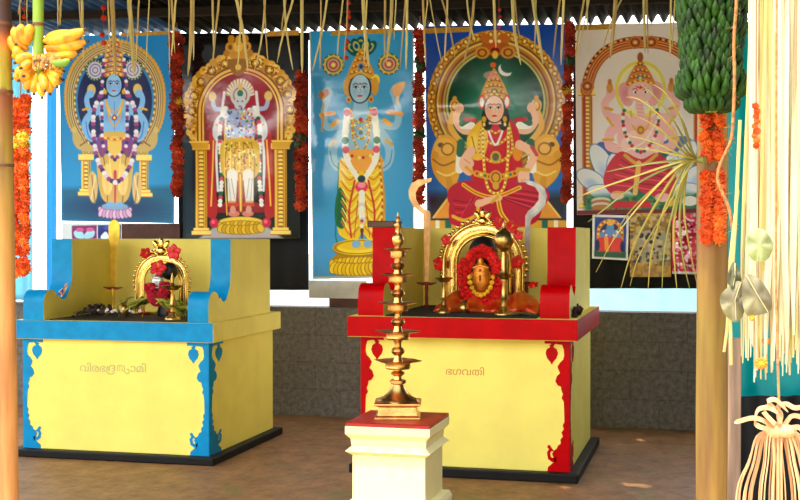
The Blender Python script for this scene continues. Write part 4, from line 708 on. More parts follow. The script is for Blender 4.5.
# idols
FLW = {}
def ball_mesh(r, m, key, n=5):
    k = (key, round(r, 4))
    if k in FLW: return FLW[k]
    mb = MB(); rr = random.Random(3)
    for ring in range(-2, n-1):
        el = math.radians(ring*27); npet = max(3, int(11*math.cos(el)))
        for j in range(npet):
            a = 2*PI*(j+.5*(ring % 2)+rr.uniform(-.15, .15))/npet; d = Vector((math.cos(a)*math.cos(el), math.sin(a)*math.cos(el), math.sin(el))); sdv = Vector((-math.sin(a), math.cos(a), 0)); upv = d.cross(sdv)
            w = r*.34; b = d*r*.55; e = d*r*rr.uniform(.92, 1.1)+upv*r*.16
            mb.add([b-sdv*w*.5, b+sdv*w*.5, e+sdv*w*.6+upv*r*.12*rr.uniform(-1, 1), e+upv*r*.16, e-sdv*w*.6+upv*r*.12*rr.uniform(-1, 1)], [(0, 1, 2, 3, 4)])
    mb.ell((0, 0, 0), r*.7, 8, 6)
    o = mb.build('flower', m, origin=(0, 0, 0)); COL.objects.unlink(o); FLW[k] = o; return o
def put(src, p, parent, name='flower', sc=1, rnd=True, label=None):
    o = src.copy(); o.name = name; COL.objects.link(o); o.parent = parent; o.location = Vector(p)-root_loc(parent); o.scale = (sc,)*3
    if rnd: o.rotation_euler = (random.uniform(0, 6), random.uniform(0, 6), random.uniform(0, 6))
    if label: o['label'] = label
    return o
SIL = mat('silver', (200, 196, 190), .3, 1, bump=.1)
t = thing('idol', PY(164, 314, 7.97)*1, 'dark idol with a silver faceplate inside the small brass arch', 'idol'); t.location.z = ZL+.006
b0 = Vector((t.location.x, 7.99, ZL+.006)); m = MB(); top = PY(168, 262, 7.99)
m.lathe((b0.x+.02, 7.99, ZL+.006), [(.07, 0), (.075, .03), (.055, .08), (.045, .16), (.035, .2), (.03, .21)], 14); m.ell(PY(169.5, 271, 8.0), (.06, .05, .062), 14, 10); m.build('body', HAIR, t, smooth=True)
m = MB(); q = PY(158, 283, 7.9)
m.ell(q, (.05, .03, .065), 14, 10); 
for k in range(4): m.tube([q+Vector((-.045, -.012, .03-.02*k)), q+Vector((0, -.034, .03-.02*k)), q+Vector((.045, -.012, .03-.02*k))], .005, 6)
m.tube([q, Vector((q.x+.03, 7.97, q.z-.03)), Vector((b0.x+.01, 7.98, q.z-.06))], .025, 8); m.build('faceplate', SIL, t, smooth=True)
t = thing('garland', PY(157, 303, 7.85), 'dark red flower garland looped round the silver idol', 'garland'); rf = mat('deep_red_flower', (206, 24, 56), .7, var=.4, vs=40); rsrc = ball_mesh(.017, rf, 'dr')
for k in range(22):
    a = PI*1.02+(PI*.98)*k/21; 
    for d in (0, 1, 2): put(rsrc, PY(157+(10.5-3*d)*math.cos(a)+random.uniform(-.5, .5), 284-(20-4*d)*math.sin(a)+random.uniform(-.5, .5), 7.84-.01*d), t)
GOLDF = mat('gilded_face', (226, 140, 40), .35, .55, var=.25, vs=20)
t = thing('idol', (PY(482, 310, 8.05).x, 8.06, ZR+.006), 'gilded face idol with black hair inside the large brass arch', 'idol')
m = MB(); m.lathe((t.location.x, 8.08, ZR+.006), [(.12, 0), (.12, .05), (.1, .16), (.085, .26), (.05, .3)], 16); m.build('body', mat('dark_red_cloth', (120, 14, 16), .7), t, smooth=True)
m = MB(); m.ell(PY(483, 254, 8.1), (.098, .08, .12), 16, 12); m.build('hair', HAIR, t, smooth=True)
q = PY(481, 277, 7.95); m = MB(); m.ell(q, (.058, .034, .1), 18, 14); 
m.ell(q+Vector((0, -.036, -.005)), (.008, .014, .022), 8, 6)
for sg in (-1, 1): m.ell(q+Vector((sg*.024, -.027, .02)), (.012, .006, .006), 8, 5); m.tube([q+Vector((sg*.01, -.03, .034)), q+Vector((sg*.024, -.03, .039)), q+Vector((sg*.038, -.022, .034))], .0035, 6); m.ell(q+Vector((sg*.058, 0, .01)), (.008, .012, .024), 8, 6)
m.ell(q+Vector((0, -.028, -.04)), (.016, .006, .005), 8, 5); m.tube([q+Vector((-.05, -.01, .06)), q+Vector((0, -.026, .075)), q+Vector((.05, -.01, .06))], .008, 6); m.ell(q+Vector((0, -.02, .098)), (.02, .014, .03), 10, 8)
m.tube([q+Vector((0, .01, 0)), Vector((q.x, 8.06, q.z-.02))], .04, 10); m.build('face', GOLDF, t, smooth=True)
t2 = MB(); t2.ell(q+Vector((0, -.034, .045)), (.009, .004, .011), 8, 5); t2.build('forehead_mark', RPET, t, smooth=True)
bn = mat('bright_red_flower', (238, 26, 18), .65, var=.35, vs=40); bsrc = ball_mesh(.024, bn, 'br'); ysrc = ball_mesh(.016, YBUD, 'yb')
t = thing('garland', PY(482, 303, 7.9), 'thick bright red garland round the gilded face idol', 'garland')
for k in range(33):
    a = 2*PI*k/33
    for d in range(3):
        rx, ry = 13.5+d*4.3, 20+d*4.6
        if math.sin(a) > .5 and d == 2: continue
        put(bsrc, PY(481.5+rx*math.cos(a)+random.uniform(-.7, .7), 276-ry*math.sin(a)*(1.0 if math.sin(a) < 0 else 1.12)+random.uniform(-.7, .7), 7.93-.012*d+.02*(d == 0)), t, label=None)
for k in range(11):
    a = PI*1.0+PI*k/10; put(ysrc, PY(481+11.5*math.cos(a), 277-18*math.sin(a), 7.885), t, 'bud', label='yellow bud')
# silk cloth heaped before the big arch
silk = mat('red_gold_silk', (200, 26, 12), .28, .4, var=.6, vs=8, c2=(226, 110, 30), stretch=(1.4, 1, 2.4))
a, b = PY(437, 309, 7.95), PY(541, 309, 7.95); nx, ny = 90, 22; vs = []
for j in range(ny+1):
    for i in range(nx+1):
        u, v = i/nx, j/ny; h = .17*math.sin(PI*u)**.45*(1-.55*math.sin(PI*u)**3)*math.sin(PI*min(1, v*1.0+.0))**.6; fold = .011*math.sin(u*30+3*math.sin(v*4))+.004*math.sin(u*57+v*9)
        vs.append((a.x+(b.x-a.x)*u, 7.82+.34*v+.02*math.sin(u*30), ZR+.007+max(0, h+fold*min(1, h*12))))
m = MB(); m.add(vs, [(j*(nx+1)+i, j*(nx+1)+i+1, (j+1)*(nx+1)+i+1, (j+1)*(nx+1)+i) for j in range(ny) for i in range(nx)]); o = m.build('silk_cloth', silk, smooth=True); o.modifiers.new('thickness', 'SOLIDIFY').thickness = .0012
tag(o, 'shiny red and gold silk cloth heaped below the gilded face idol', 'cloth')
# lamps and pots
def lamp(px, yb, yd, yt, rb, rd, Y, z0, label, name='oil_lamp', bulb=None):
    s = ppx(Y, px); c = PY(px, yb, Y); c.z = z0; zd = PY(px, yd, Y).z-z0; zt = PY(px, yt, Y).z-z0; rb *= s; rd *= s; t = thing(name, c, label, 'oil lamp')
    MB().lathe(c, [(rb, 0), (rb, .006), (rb*.92, .014), (rb*.6, .024), (rb*.42, .04), (rb*.5, .046), (rb*.36, .052)], 20).build('base', BRD, t, smooth=True)
    MB().lathe(c, [(rb*.34, .045), (rb*.26, zd*.35), (rb*.42, zd*.42), (rb*.26, zd*.48), (rb*.24, zd*.82), (rb*.4, zd*.88), (rb*.28, zd*.97)], 14).build('stem', BRD, t, smooth=True)
    mod = lambda th: max(0, math.cos(th*5/2)**8)
    MB().lathe(c+Vector((0, 0, zd)), [(rb*.25, -.03), (rd*.5, -.026), (rd*.72, -.012), (rd*.92, 0, .18), (rd*.88, .003, .18), (rd*.4, -.012), (.004, -.012)], 30, mod).build('dish', BRD, t, smooth=True)
    if bulb:
        by, br = bulb; bc = PY(px, by, Y); br *= s
        MB().lathe(c, [(rb*.3, zd-.012), (rb*.5, zd+.01), (rb*.3, zd+.03), (rb*.28, bc.z-z0-br-.01), (rb*.5, bc.z-z0-br)], 14).build('upper_stem', BRD, t, smooth=True)
        m = MB(); m.lathe(bc, [(br*.3, -br*.98), (br*.7, -br*.74), (br*.97, -br*.25), (br, 0), (br*.97, .25*br), (br*.7, br*.74), (br*.3, br*.98), (br*.16, br*1.15), (br*.22, br*1.3), (.004, br*1.75)], 24); m.build('bulb', BRD, t, smooth=True)
    else: MB().lathe(c, [(rb*.18, zd-.012), (rb*.3, zd+.012), (rb*.16, zd+.02), (rb*.24, (zd+zt)/2), (.002, zt)], 12).build('tip', BRD, t, smooth=True)
    return t
lamp(172.5, 318, 286, 273, 7.5, 9.5, 7.66, ZL+.006, 'brass oil lamp in front of the small arch on the blue altar')
lamp(444, 311, 278, 256, 7, 8.5, 7.74, ZR+.006, 'short brass oil lamp left of the gilded face idol')
lamp(504, 313, 275, 222, 9.5, 9.5, 7.66, ZR+.006, 'tall brass lamp with a round bulb right of the gilded face idol', 'brass_lamp', (240, 10.3))
def pot(px, yb, h, r, Y, z0, label):
    s = ppx(Y, px); c = PY(px, yb, Y); c.z = z0; h *= s; r *= s; t = thing('brass_pot', c, label, 'pot')
    MB().lathe(c, [(r*.6, 0), (r*.9, h*.18), (r, h*.4), (r*.8, h*.62), (r*.5, h*.74)], 18).build('body', BRD, t, smooth=True); MB().lathe(c+Vector((0, 0, h*.72)), [(r*.48, 0), (r*.62, h*.14), (r*.74, h*.26), (r*.66, h*.27), (r*.4, h*.1), (.003, h*.08)], 18).build('rim', BRD, t, smooth=True)
pot(124, 316, 15, 5, 7.85, ZL+.006, 'small brass pot left of the small arch on the blue altar'); pot(464, 312, 13, 5, 7.75, ZR+.006, 'small brass pot beside the short lamp on the red altar')
# ceremonial blades standing upright
def blade(name, label, outline, Y, guard, mb, handle, hm, gl):
    c = PY(handle[0], handle[2], Y); t = thing(name, (c.x, Y, handle[3]), label, 'sword')
    m = MB(); m.prism([PY(x, y, Y-.004) for x, y in outline], (0, .008, 0)); m.build('blade', mb, t, bevel=.0015)
    s = ppx(Y, guard[0]); g = PY(guard[0], guard[1], Y)
    m = MB(); m.tube([g+Vector((-guard[2]*s, 0, .006)), g+Vector((-guard[2]*.5*s, 0, -.002)), g, g+Vector((guard[2]*.5*s, 0, -.002)), g+Vector((guard[2]*s, 0, .006))], [.004, .009, .012, .009, .004], 8); m.build('guard', gl, t, smooth=True)
    h0 = PY(handle[0], handle[1], Y); m = MB(); m.lathe((h0.x, Y, handle[3]), [(.02, 0), (.022, .01), (.011, .02), (.012, .06), (.01, (h0.z-handle[3])*.6), (.013, (h0.z-handle[3])*.8), (.01, h0.z-handle[3])], 12); m.build('handle', hm, t, smooth=True)
GBL = mat('gilded_blade', (236, 190, 70), .3, .85, var=.25, vs=14); WBL = mat('worn_copper_blade', (226, 170, 110), .32, .8, var=.3, vs=12); GRB = mat('grey_white_blade', (190, 180, 172), .4, .5, var=.3, vs=12); REDG = mat('red_brown_guard', (150, 50, 30), .5, .4)
blade('sword', 'upright gilded sword with a broad tip on the blue altar', [(110.5,286),(109.5,262),(110,246),(108.5,238),(108.5,226),(110,221.5),(114,219),(118,221.5),(119.5,226),(119.5,238),(116.5,248),(116,262),(115.5,286)], 8.25, (113, 288, 9.5), GBL, (113, 288, 312, ZL+.006), GBL, REDG)
blade('sickle_sword', 'upright copper sickle sword left of the large brass arch', [(424.5,282),(424,250),(423,214),(419,211.5),(413,206),(409,198),(408.5,190),(411.5,183.5),(418,179.5),(425,179),(432,177.5),(431,181.5),(424,184),(418.5,187.5),(415.5,193),(416,199),(419,204.5),(424,209),(429.5,211),(430.5,215),(430,250),(429,282)], 8.3, (426.5, 283.5, 10), WBL, (426.5, 284, 308, ZR+.006), REDG, REDG)
blade('sickle_sword', 'upright grey sickle sword right of the large brass arch', [(524.5,282),(525,250),(525.2,216),(528,211),(534,206),(538.5,200),(539,193),(535,187),(527,184),(522,178.5),(530,180.5),(538,183),(544.5,188),(547,196),(545,205),(539,213),(532,218.5),(530.5,222),(530,250),(528.5,282)], 8.45, (526.5, 283, 8), GRB, (526.5, 284, 307, ZR+.006), REDG, REDG)
# offerings on the blue altar
leafm = mat('yellow_green_leaf', (196, 190, 70), .4, c2=(58, 84, 24), vs=9, stretch=(3, 3, 3)); t = thing('leaf_bed', (PY(160, 314, 8).x, 8.0, ZL+.006), 'bed of green and yellow leaf strips under the small brass arch', 'leaves')
for k in range(34):
    sg = 1 if k % 2 else -1; r0 = random.uniform(.02, .1); L = random.uniform(.12, .24); y = random.uniform(7.78, 8.02); x = t.location.x+.015
    P = [Vector((x+sg*(r0+L*f), y-.03*f, ZL+.012+.15*(1-f)*random.uniform(.5, 1)+.02*math.sin(PI*f))) for f in (0, .25, .5, .75, 1)]; MB().ribbon(P, [.014, .03, .032, .02, .003], (0, 1, .5), .001, .3).build('leaf', leafm, t)
m = MB()
for k in range(130):
    a = random.gauss(0, 1); p = PZ(96+a*12, 313+random.gauss(0, 1.6), ZL+.012); h = max(0, .055*math.exp(-(a/1.5)**2)*random.uniform(.2, 1)); r = random.uniform(.008, .017); m.ell((p.x, min(max(p.y, 7.6), 8.35), ZL+.012+h), (r, r, r*.55), 6, 4, Euler((random.uniform(0, 3), random.uniform(0, 3), 0)).to_matrix(), .25)
tag(m.build('flower_heap', mat('withered_petals', (88, 70, 66), .8, c2=(28, 20, 20), vs=22)), 'heap of dark withered flowers left of the small arch', 'flowers', kind='stuff')
m = MB()
for k in range(14):
    p = PZ(96+random.gauss(0, 11), 312+random.gauss(0, 1.8), ZL+.07); r = random.uniform(.008, .013); m.ell((p.x, min(max(p.y, 7.6), 8.3), ZL+.05+random.uniform(0, .02)), (r, r, r*.5), 6, 4, Euler((random.uniform(0, 3), random.uniform(0, 3), 0)).to_matrix(), .3)
tag(m.build('petal_scatter', mat('pale_petals', (206, 190, 180), .7)), 'scattered pale petals on the heap of withered flowers', 'petals', kind='stuff')
m = MB(); m.tube([PY(58.5, 306, 7.7), PY(70, 306.5, 7.9), PY(84, 305.5, 8.1)], [.008, .007, .006], 8); o = m.build('stick', mat('brown_stick', (120, 64, 50), .7, var=.3)); tag(o, 'brown stick leaning beside the withered flower heap', 'stick')
m = MB(); m.ell(PY(58.5, 306, 7.69), .011, 8, 6); m.build('tip', mat('ash_tip', (220, 206, 196), .8), o)['label'] = 'pale stick tip'
def wrap_mat():
    m = bpy.data.materials.new('printed_wrapper'); m.use_nodes = True; tt = m.node_tree; b = tt.nodes['Principled BSDF']; co = N(tt, 'ShaderNodeTexCoord'); n = N(tt, 'ShaderNodeTexNoise'); n.inputs['Scale'].default_value = 16; tt.links.new(co.outputs['Object'], n.inputs[0]); r = N(tt, 'ShaderNodeValToRGB'); r.color_ramp.interpolation = 'CONSTANT'; e = r.color_ramp.elements
    e[0].color = (*lin((30, 60, 150)), 1); e[1].position = .45; e[1].color = (*lin((236, 150, 50)), 1); q = e.new(.53); q.color = (*lin((236, 226, 216)), 1); q = e.new(.6); q.color = (*lin((40, 90, 180)), 1); tt.links.new(n.outputs[0], r.inputs[0]); tt.links.new(r.outputs[0], b.inputs[0]); b.inputs['Roughness'].default_value = .3; return m
m = MB(); P = [PY(x, y, 7.74) for x, y in ((58,292),(62,288),(65,284),(68.5,282.5),(67,287),(65.5,292),(62.5,297),(59,296))]; cc = sum(P, Vector())/8
vs = [cc+Vector((0, -.02, 0))]+[p+Vector((0, random.uniform(-.015, .015), 0)) for p in P]+[cc+Vector((0, .02, 0))]; m.add(vs, [(0, 1+i, 1+(i+1) % 8) for i in range(8)]+[(9, 1+(i+1) % 8, 1+i) for i in range(8)]); tag(m.build('wrapper', wrap_mat()), 'crumpled blue and orange wrapper in the dip of the left blue arm', 'wrapper')
a = PY(369.5, 226, 7.86); b = PY(397, 220, 7.86); o = MB().box(a.x, b.x, 7.8, 8.0, 1.526, 1.526+.042).build('wooden_block', mat('dark_wood', (88, 56, 34), .6, var=.4, vs=6, stretch=(1, 6, 6)), bevel=.006); tag(o, 'dark wooden block lying on the left red arm', 'block')
m = MB(); p = PZ(580, 314, ZR+.02)
p.x = -.823; p.y = 7.66
for k in range(16): m.ell(p+Vector((random.uniform(-.018, .018), random.uniform(-.07, .07), random.uniform(-.008, .035))), (random.uniform(.01, .022),)*3, 6, 4, None, .3)
m.ell(p+Vector((0, 0, .045)), (.008, .008, .02), 6, 4); tag(m.build('dried_flower', mat('dark_dried_flower', (52, 22, 24), .8)), 'dark dried flower on the ledge corner beside the right red arm', 'flower')
m = MB(); p = PZ(528, 312, ZR+.006); 
for k in range(5): m.ell((p.x+.03*(k-2), 7.62+random.uniform(-.02, .02), ZR+.016), (.045, .04, .011), 10, 6, Matrix.Rotation(random.uniform(-.2, .2), 3, 'Y'))
tag(m.build('folded_cloth', mat('black_yellow_cloth', (26, 22, 18), .8, c2=(170, 130, 40), vs=7)), 'small crumpled black and yellow cloth beside the right red arm', 'cloth')
# ---------------------------------------------------------------- five tiered brass lamp on the pedestal
LY = 6.03; lx = PY(398, 300, LY).x; zz_ = lambda y: PY(398, y, LY).z; sL = ppx(LY, 398); PT = .571
t = thing('tiered_oil_lamp', (lx, LY, PT), 'tall five tiered brass oil lamp on the cream pedestal', 'oil lamp')
ra = .22
def sq(prof):
    m = MB(); vs = []
    for (h, z) in prof:
        for k in range(4): an = ra+PI/4+k*PI/2; vs.append((lx+h*1.414*math.cos(an), LY+h*1.414*math.sin(an), z))
    n = len(prof); m.add(vs, [(i*4+j, i*4+(j+1) % 4, i*4+4+(j+1) % 4, i*4+4+j) for i in range(n-1) for j in range(4)]+[(3,2,1,0), tuple(range(4*n-4, 4*n))]); return m
sq([(.112, PT), (.112, PT+.012), (.098, PT+.022), (.092, PT+.062), (.1, PT+.066), (.116, PT+.072), (.116, PT+.08), (.1, PT+.084), (.03, PT+.09)]).build('base', BRO, t, bevel=.002)
pet = lambda th: max(0, math.cos(4*th))
MB().lathe((lx, LY, 0), [(.1, PT+.082, .1), (.092, PT+.094, .12), (.07, PT+.105, .06), (.052, PT+.125), (.036, PT+.15), (.03, PT+.165), (.04, PT+.172), (.04, PT+.185), (.028, PT+.19)], 32, pet).build('base_flare', BRO, t, smooth=True)
rims = [(360, 21), (330.5, 19.5), (302, 17), (273.5, 15.5), (248.5, 12.5)]; zp = PT+.185
for (y, r) in rims:
    z = zz_(y); R = r*sL; H = z-zp; prof = [(.026, zp-.006)]
    k = R/.1
    prof += [(.02, zp+H*.12), (.018, zp+H*.2), (.03, zp+H*.27), (.036, zp+H*.34), (.03, zp+H*.42), (.018, zp+H*.47), (.016, zp+H*.6), (.022, zp+H*.68), (.03, z-.046), (.03, z-.04)]
    MB().lathe((lx, LY, 0), prof, 18).build('stem', BRO, t, smooth=True)
    sp = lambda th: max(0, math.cos(th*4))**3
    MB().lathe((lx, LY, z), [(R*.22, -.046), (R*.54, -.044), (R*.6, -.036), (R*.57, -.024), (R*.62, -.013), (R*.84, -.009, .08), (R*.93, -.002, .24), (R*.9, .001, .24), (R*.6, -.006), (R*.3, -.009), (.01, -.009)], 64, sp).build('dish', BRO, t, smooth=True)
    zp = z-.008
zt = zz_(212)
MB().lathe((lx, LY, 0), [(.02, zp), (.016, zp+.02), (.026, zp+.035), (.03, zp+.055), (.024, zp+.075), (.013, zp+.085), (.012, zp+.11), (.019, zp+.118), (.02, zp+.13), (.01, zp+.14), (.008, zp+.15), (.013, zp+.158), (.006, zp+.168), (.001, zt)], 16).build('finial', BRO, t, smooth=True)
# ---------------------------------------------------------------- palm leaf strips hanging from the roof
palmS = mat('pale_palm_strip', (226, 204, 128), .6, var=.2, vs=3, stretch=(30, 30, 1)); palmT = mat('tan_palm_strip', (206, 172, 104), .65, var=.25, vs=3, stretch=(30, 30, 1))
STR = {'yellow bananas': [(21,18,15,1.3),(27,27,25,1.2),(58,58,27,1.3),(61,60,26,2.2)],
 'blue-skinned deity poster': [(79,81,30,1.6),(82,83.5,61,2.4),(108,110,55,1.5),(112,115.5,77,4),(129,134,77,4),(139,135.5,70,2.4),(149,145.5,70,1.5),(131,127,40,1.2),(169,169.5,75,1.2),(171.5,175,53,2.2),(175.6,171.5,56,2)],
 'red gold-arched poster': [(192,188,76,3.6),(193.5,193.5,60,2),(212.6,214,55,2),(219,212,72,2),(236.6,248,72,3.2),(241,237,72,2),(265,254,72,2.5),(264,268,66,1.5),(284,293,70,2),(286,281,36,1.6),(293,277,63,2),(302,302,73,3.2)],
 'tall light blue poster': [(321,320,70,1.6),(327,312,71,2.2),(343,337,59,2),(347.6,343,68,1.3),(363,369,68,3.6),(367,364,66,1.8),(385,385,58,2.2),(392,386,63,3.2),(396,394,40,1.2),(405.5,400,68,1.6),(407,406,69,2.6)],
 'goddess poster': [(423,426,67,2.6),(427.6,424,34,1.6),(430,442,64,1.2),(442,455,58,1.8),(447.5,444.5,60,1.8),(467,475,42,1.8),(474,463.5,63,2.5),(494,496,48,3.2),(512.5,521,65,3.2),(515,520,40,1.8),(533,543,64,3.6),(536,534.5,50,1.6),(560,553,59,2),(563.6,561,65,2.6)],
 'elephant-headed deity poster': [(584,575.5,58,2),(587,588,56,1.3),(589,576,57,1.6),(615.6,610,59,4),(621,602,52,1.8),(644,645,53,3),(647,648,54,1.8),(671,670,57,2.6),(675,672,50,1.6),(676,682,68,1.8)]}
ORD = ['first', 'second', 'third', 'fourth', 'fifth', 'sixth', 'seventh', 'eighth', 'ninth', 'tenth', 'eleventh', 'twelfth', 'thirteenth', 'fourteenth']
for where, L in STR.items():
    for k, (xa, xb, yb, w) in enumerate(sorted(L)):
        Y = 8.15+.12*((k*7) % 5-2)/2; s = ppx(Y, xa); top = PY(xa, 0, Y); zr = roof_z(Y, top.x)+.02; up = (zr-top.z); bot = PY(xb, yb, Y); bow = random.uniform(-.5, 1)*(xa-xb)*s*.25
        P = []
        for i in range(9):
            f = i/8; p = top.lerp(bot, f); p.x += bow*math.sin(PI*f); p.y += random.uniform(-.004, .004); P.append(p)
        P = [Vector((top.x+(top.x-P[1].x)*up/max(.1, (top.z-bot.z)/8)*.3, Y, zr))]+P
        n = len(P); ws = [w*s*(1-.45*(i/(n-1))**3) for i in range(n-1)]+[w*s*.2]; sd = Vector((1, random.uniform(-.6, .6), 0))
        o = MB().ribbon(P, ws, sd, .0015, .3).build('palm_strip', palmS if k % 3 else palmT, origin=P[0])
        tag(o, 'pale palm leaf strip hanging before the %s, %s from the left' % (where, ORD[k]), 'palm strip', 'palm leaf strips hanging from the roof')
# ---------------------------------------------------------------- marigold garlands
ORG = [mat('orange_marigold', (244, 108, 18), .7, var=.3, vs=60), mat('deep_orange_marigold', (226, 82, 10), .7, var=.3, vs=60)]; RUST = [mat('rust_marigold', (196, 58, 14), .8, var=.35, vs=60), mat('dark_rust_marigold', (160, 42, 12), .8, var=.35, vs=60)]
YMG = mat('yellow_marigold', (236, 190, 50), .7, var=.25, vs=60); thread = mat('thread', (150, 120, 80), .9); RDF = mat('vermilion_flower', (226, 60, 20), .7, var=.3, vs=50)
def garland(px, y0, y1, wpx, Y, rpx, label, mats, yell=(), dark=(), gaps=(), step=None, group=None, top=None, xe=None, cyl=None):
    s = ppx(Y, px); r = rpx*s; a = PY(px, y0, Y); b = PY(xe or px, y1, Y); tp = top or Vector((a.x, Y, roof_z(Y, a.x)-.02)); t = thing('marigold_garland', tp, label, 'garland', group)
    MB().tube([tp, a.lerp(b, .02), b], .003, 6).build('thread', thread, t)
    src = [ball_mesh(r, m_, m_.name, 5) for m_ in mats]; ys = ball_mesh(r, YMG, 'ymg', 5); n = int((y1-y0)/(step or rpx*1.25)); cols = max(1, round(wpx/(rpx*1.7)))
    for i in range(n+1):
        f = i/max(1, n); y = y0+(y1-y0)*f
        if any(g0 <= y <= g1 for g0, g1 in gaps): continue
        isd = any(g0 <= y <= g1 for g0, g1 in dark); isy = any(g0 <= y <= g1 for g0, g1 in yell)
        if isd:
            if not any(c.name.startswith('leaf_knot') and abs(c['y']-y) < 9 for c in t.children):
                g = MB()
                for k in range(7): g.ell(a.lerp(b, f)+Vector((random.uniform(-.6, .6)*wpx*s*.5, random.uniform(-1, 0)*r, random.uniform(-1, 1)*r)), (r*.8, r*.5, r*.6), 8, 5, Euler((random.uniform(0, 3), random.uniform(0, 3), 0)).to_matrix(), .15)
                o = g.build('leaf_knot', DGR if len(mats) < 3 else DGR, t, smooth=True); o['y'] = y; o['label'] = 'dark green leaf knot'
            continue
        for c in range(cols):
            off = ((c-(cols-1)/2)*1.6+random.uniform(-.25, .25)+(.35 if i % 2 else -.35)*(cols == 1)*.5)*r; p = a.lerp(b, f)+Vector((off, random.uniform(-.5, .3)*r-(0 if not cyl else 0), random.uniform(-.2, .2)*r))
            if cyl: cxw, cyw, R = cyl; dx = p.x-cxw; p.y = cyw-math.sqrt(max(.0004, R*R-min(dx*dx, R*R*.96)))-r*.35
            put(ys if isy else random.choice(src), p, t, sc=random.uniform(.88, 1.15), label='yellow marigold' if isy else None)
    return t
garland(177, 36, 192, 11, 9.36, 5.4, 'thin rust marigold garland between the blue-skinned deity poster and the red gold-arched poster', RUST, yell=((97,102),), dark=((62,66),), gaps=(), step=5)
garland(302, 75, 206, 11, 9.36, 5.4, 'thin rust marigold garland between the red gold-arched poster and the tall light blue poster', RUST, dark=((140,144),), step=5, xe=301)
garland(420, 34, 200, 11, 9.36, 5.4, 'thin rust marigold garland between the tall light blue poster and the goddess poster', RUST, yell=((97,102),), dark=((60,65),(132,137)), step=5, xe=419)
garland(570, 26, 200, 11, 9.36, 5.4, 'thin rust marigold garland between the goddess poster and the elephant-headed deity poster', RUST, yell=((92,97),), dark=((58,64),), step=5, xe=566)
def dotstring(px, ys, r, Y, label, xe=None):
    a = PY(px, 0, Y); tp = Vector((a.x, Y, roof_z(Y, a.x)-.02)); t = thing('flower_string', tp, label, 'garland'); xe = xe or px
    MB().tube([tp, a, PY(xe, ys[-1], Y)], .002, 5).build('thread', thread, t); src = ball_mesh(r*ppx(Y, px), RDF, 'rdf')
    for y in ys: put(src, PY(px+(xe-px)*y/ys[-1]+random.uniform(-1, 1), y, Y), t)
dotstring(103, [8,18,35,43], 2.6, 8.3, 'thread of four vermilion flowers hanging before the blue-skinned deity poster')
dotstring(349, [3,12,17,25,30,41,48,58], 2.4, 8.3, 'thread of vermilion flowers hanging before the tall light blue poster', 346)
dotstring(499, [10,17,27], 1.8, 8.4, 'thread of tiny vermilion flowers hanging before the goddess poster')
dotstring(24.5, [8.5,17], 2, 7.6, 'thread of two vermilion flowers hanging above the yellow bananas')
# ---------------------------------------------------------------- posts at the front of the shed
def trunk_mat(name, stops, ax='Z', zr=(0, 3.2), streak=18):
    m = bpy.data.materials.new(name); m.use_nodes = True; t = m.node_tree; b = t.nodes['Principled BSDF']; b.inputs['Roughness'].default_value = .55; co = N(t, 'ShaderNodeTexCoord'); sp = N(t, 'ShaderNodeSeparateXYZ'); t.links.new(co.outputs['Object'], sp.inputs[0])
    mp = N(t, 'ShaderNodeMapping'); mp.inputs['Scale'].default_value = (1, 1, .08); t.links.new(co.outputs['Object'], mp.inputs[0]); n = N(t, 'ShaderNodeTexNoise'); n.inputs['Scale'].default_value = streak; n.inputs['Detail'].default_value = 6; t.links.new(mp.outputs[0], n.inputs['Vector'])
    v = MATH(t, 'ADD', MATH(t, 'DIVIDE', MATH(t, 'SUBTRACT', sp.outputs[ax], zr[0]), zr[1]-zr[0]), MATH(t, 'MULTIPLY', MATH(t, 'SUBTRACT', n.outputs['Fac'], .5), .05)); r = N(t, 'ShaderNodeValToRGB'); e = r.color_ramp.elements
    for i, (p, c) in enumerate(stops):
        q = e[i] if i < 2 else e.new(p); q.position = p; q.color = (*lin(c), 1)
    t.links.new(v, r.inputs[0]); mx = N(t, 'ShaderNodeMix', data_type='RGBA', blend_type='MULTIPLY'); mx.inputs[0].default_value = .8; rr = N(t, 'ShaderNodeValToRGB'); rr.color_ramp.elements[0].position = .36; rr.color_ramp.elements[0].color = (.5,.38,.3,1); rr.color_ramp.elements[1].position = .62; rr.color_ramp.elements[1].color = (1.1,1.08,1,1)
    t.links.new(n.outputs['Fac'], rr.inputs[0]); t.links.new(r.outputs[0], mx.inputs[6]); t.links.new(rr.outputs[0], mx.inputs[7]); t.links.new(mx.outputs[2], b.inputs['Base Color']); return m
def post(name, label, xb, xt, yb_px, Y, r0, r1, m, nodes, ztop, cat='post'):
    a = PY(xb, 500, Y); b = PY(xt, 0, Y); d = (b-a)/(b.z-a.z); base = a+d*(0-a.z); P = []; R = []; zs = sorted([ztop*i/40 for i in range(41)]+[z+q for z in nodes for q in (-.015, 0, .015) if 0 < z+q < ztop])
    for z in zs:
        P.append(base+d*z); k = z/ztop; rr = r0+(r1-r0)*k
        for nz in nodes: rr *= 1+.07*math.exp(-((z-nz)/.012)**2)
        R.append(rr*(1+.015*math.sin(z*9)))
    t = thing(name, base, label, cat); MB().tube(P, R, 18, up=(0, 1, 0)).build('trunk', m, t, smooth=True)
    for nz in nodes: p = base+d*nz; k = nz/ztop; MB().tube([p-d*.006, p+d*.006], (r0+(r1-r0)*k)*1.085, 18, up=(0, 1, 0)).build('node_ring', mat('node_scar', (112, 66, 34), .8, var=.3), t, smooth=True)
    return t, base, d
FY = 4.4; zof = lambda y, Y=FY, px=400: PY(px, y, Y).z
T1 = trunk_mat('orange_green_trunk', [(0, (206, 138, 78)), (.36, (208, 140, 74)), (.5, (176, 130, 52)), (.545, (150, 116, 46)), (.575, (164, 128, 40)), (.622, (150, 84, 36)), (.637, (140, 70, 30)), (.645, (170, 160, 40)), (.69, (176, 140, 36)), (.703, (196, 106, 30)), (.717, (110, 56, 30)), (.73, (66, 36, 28))])
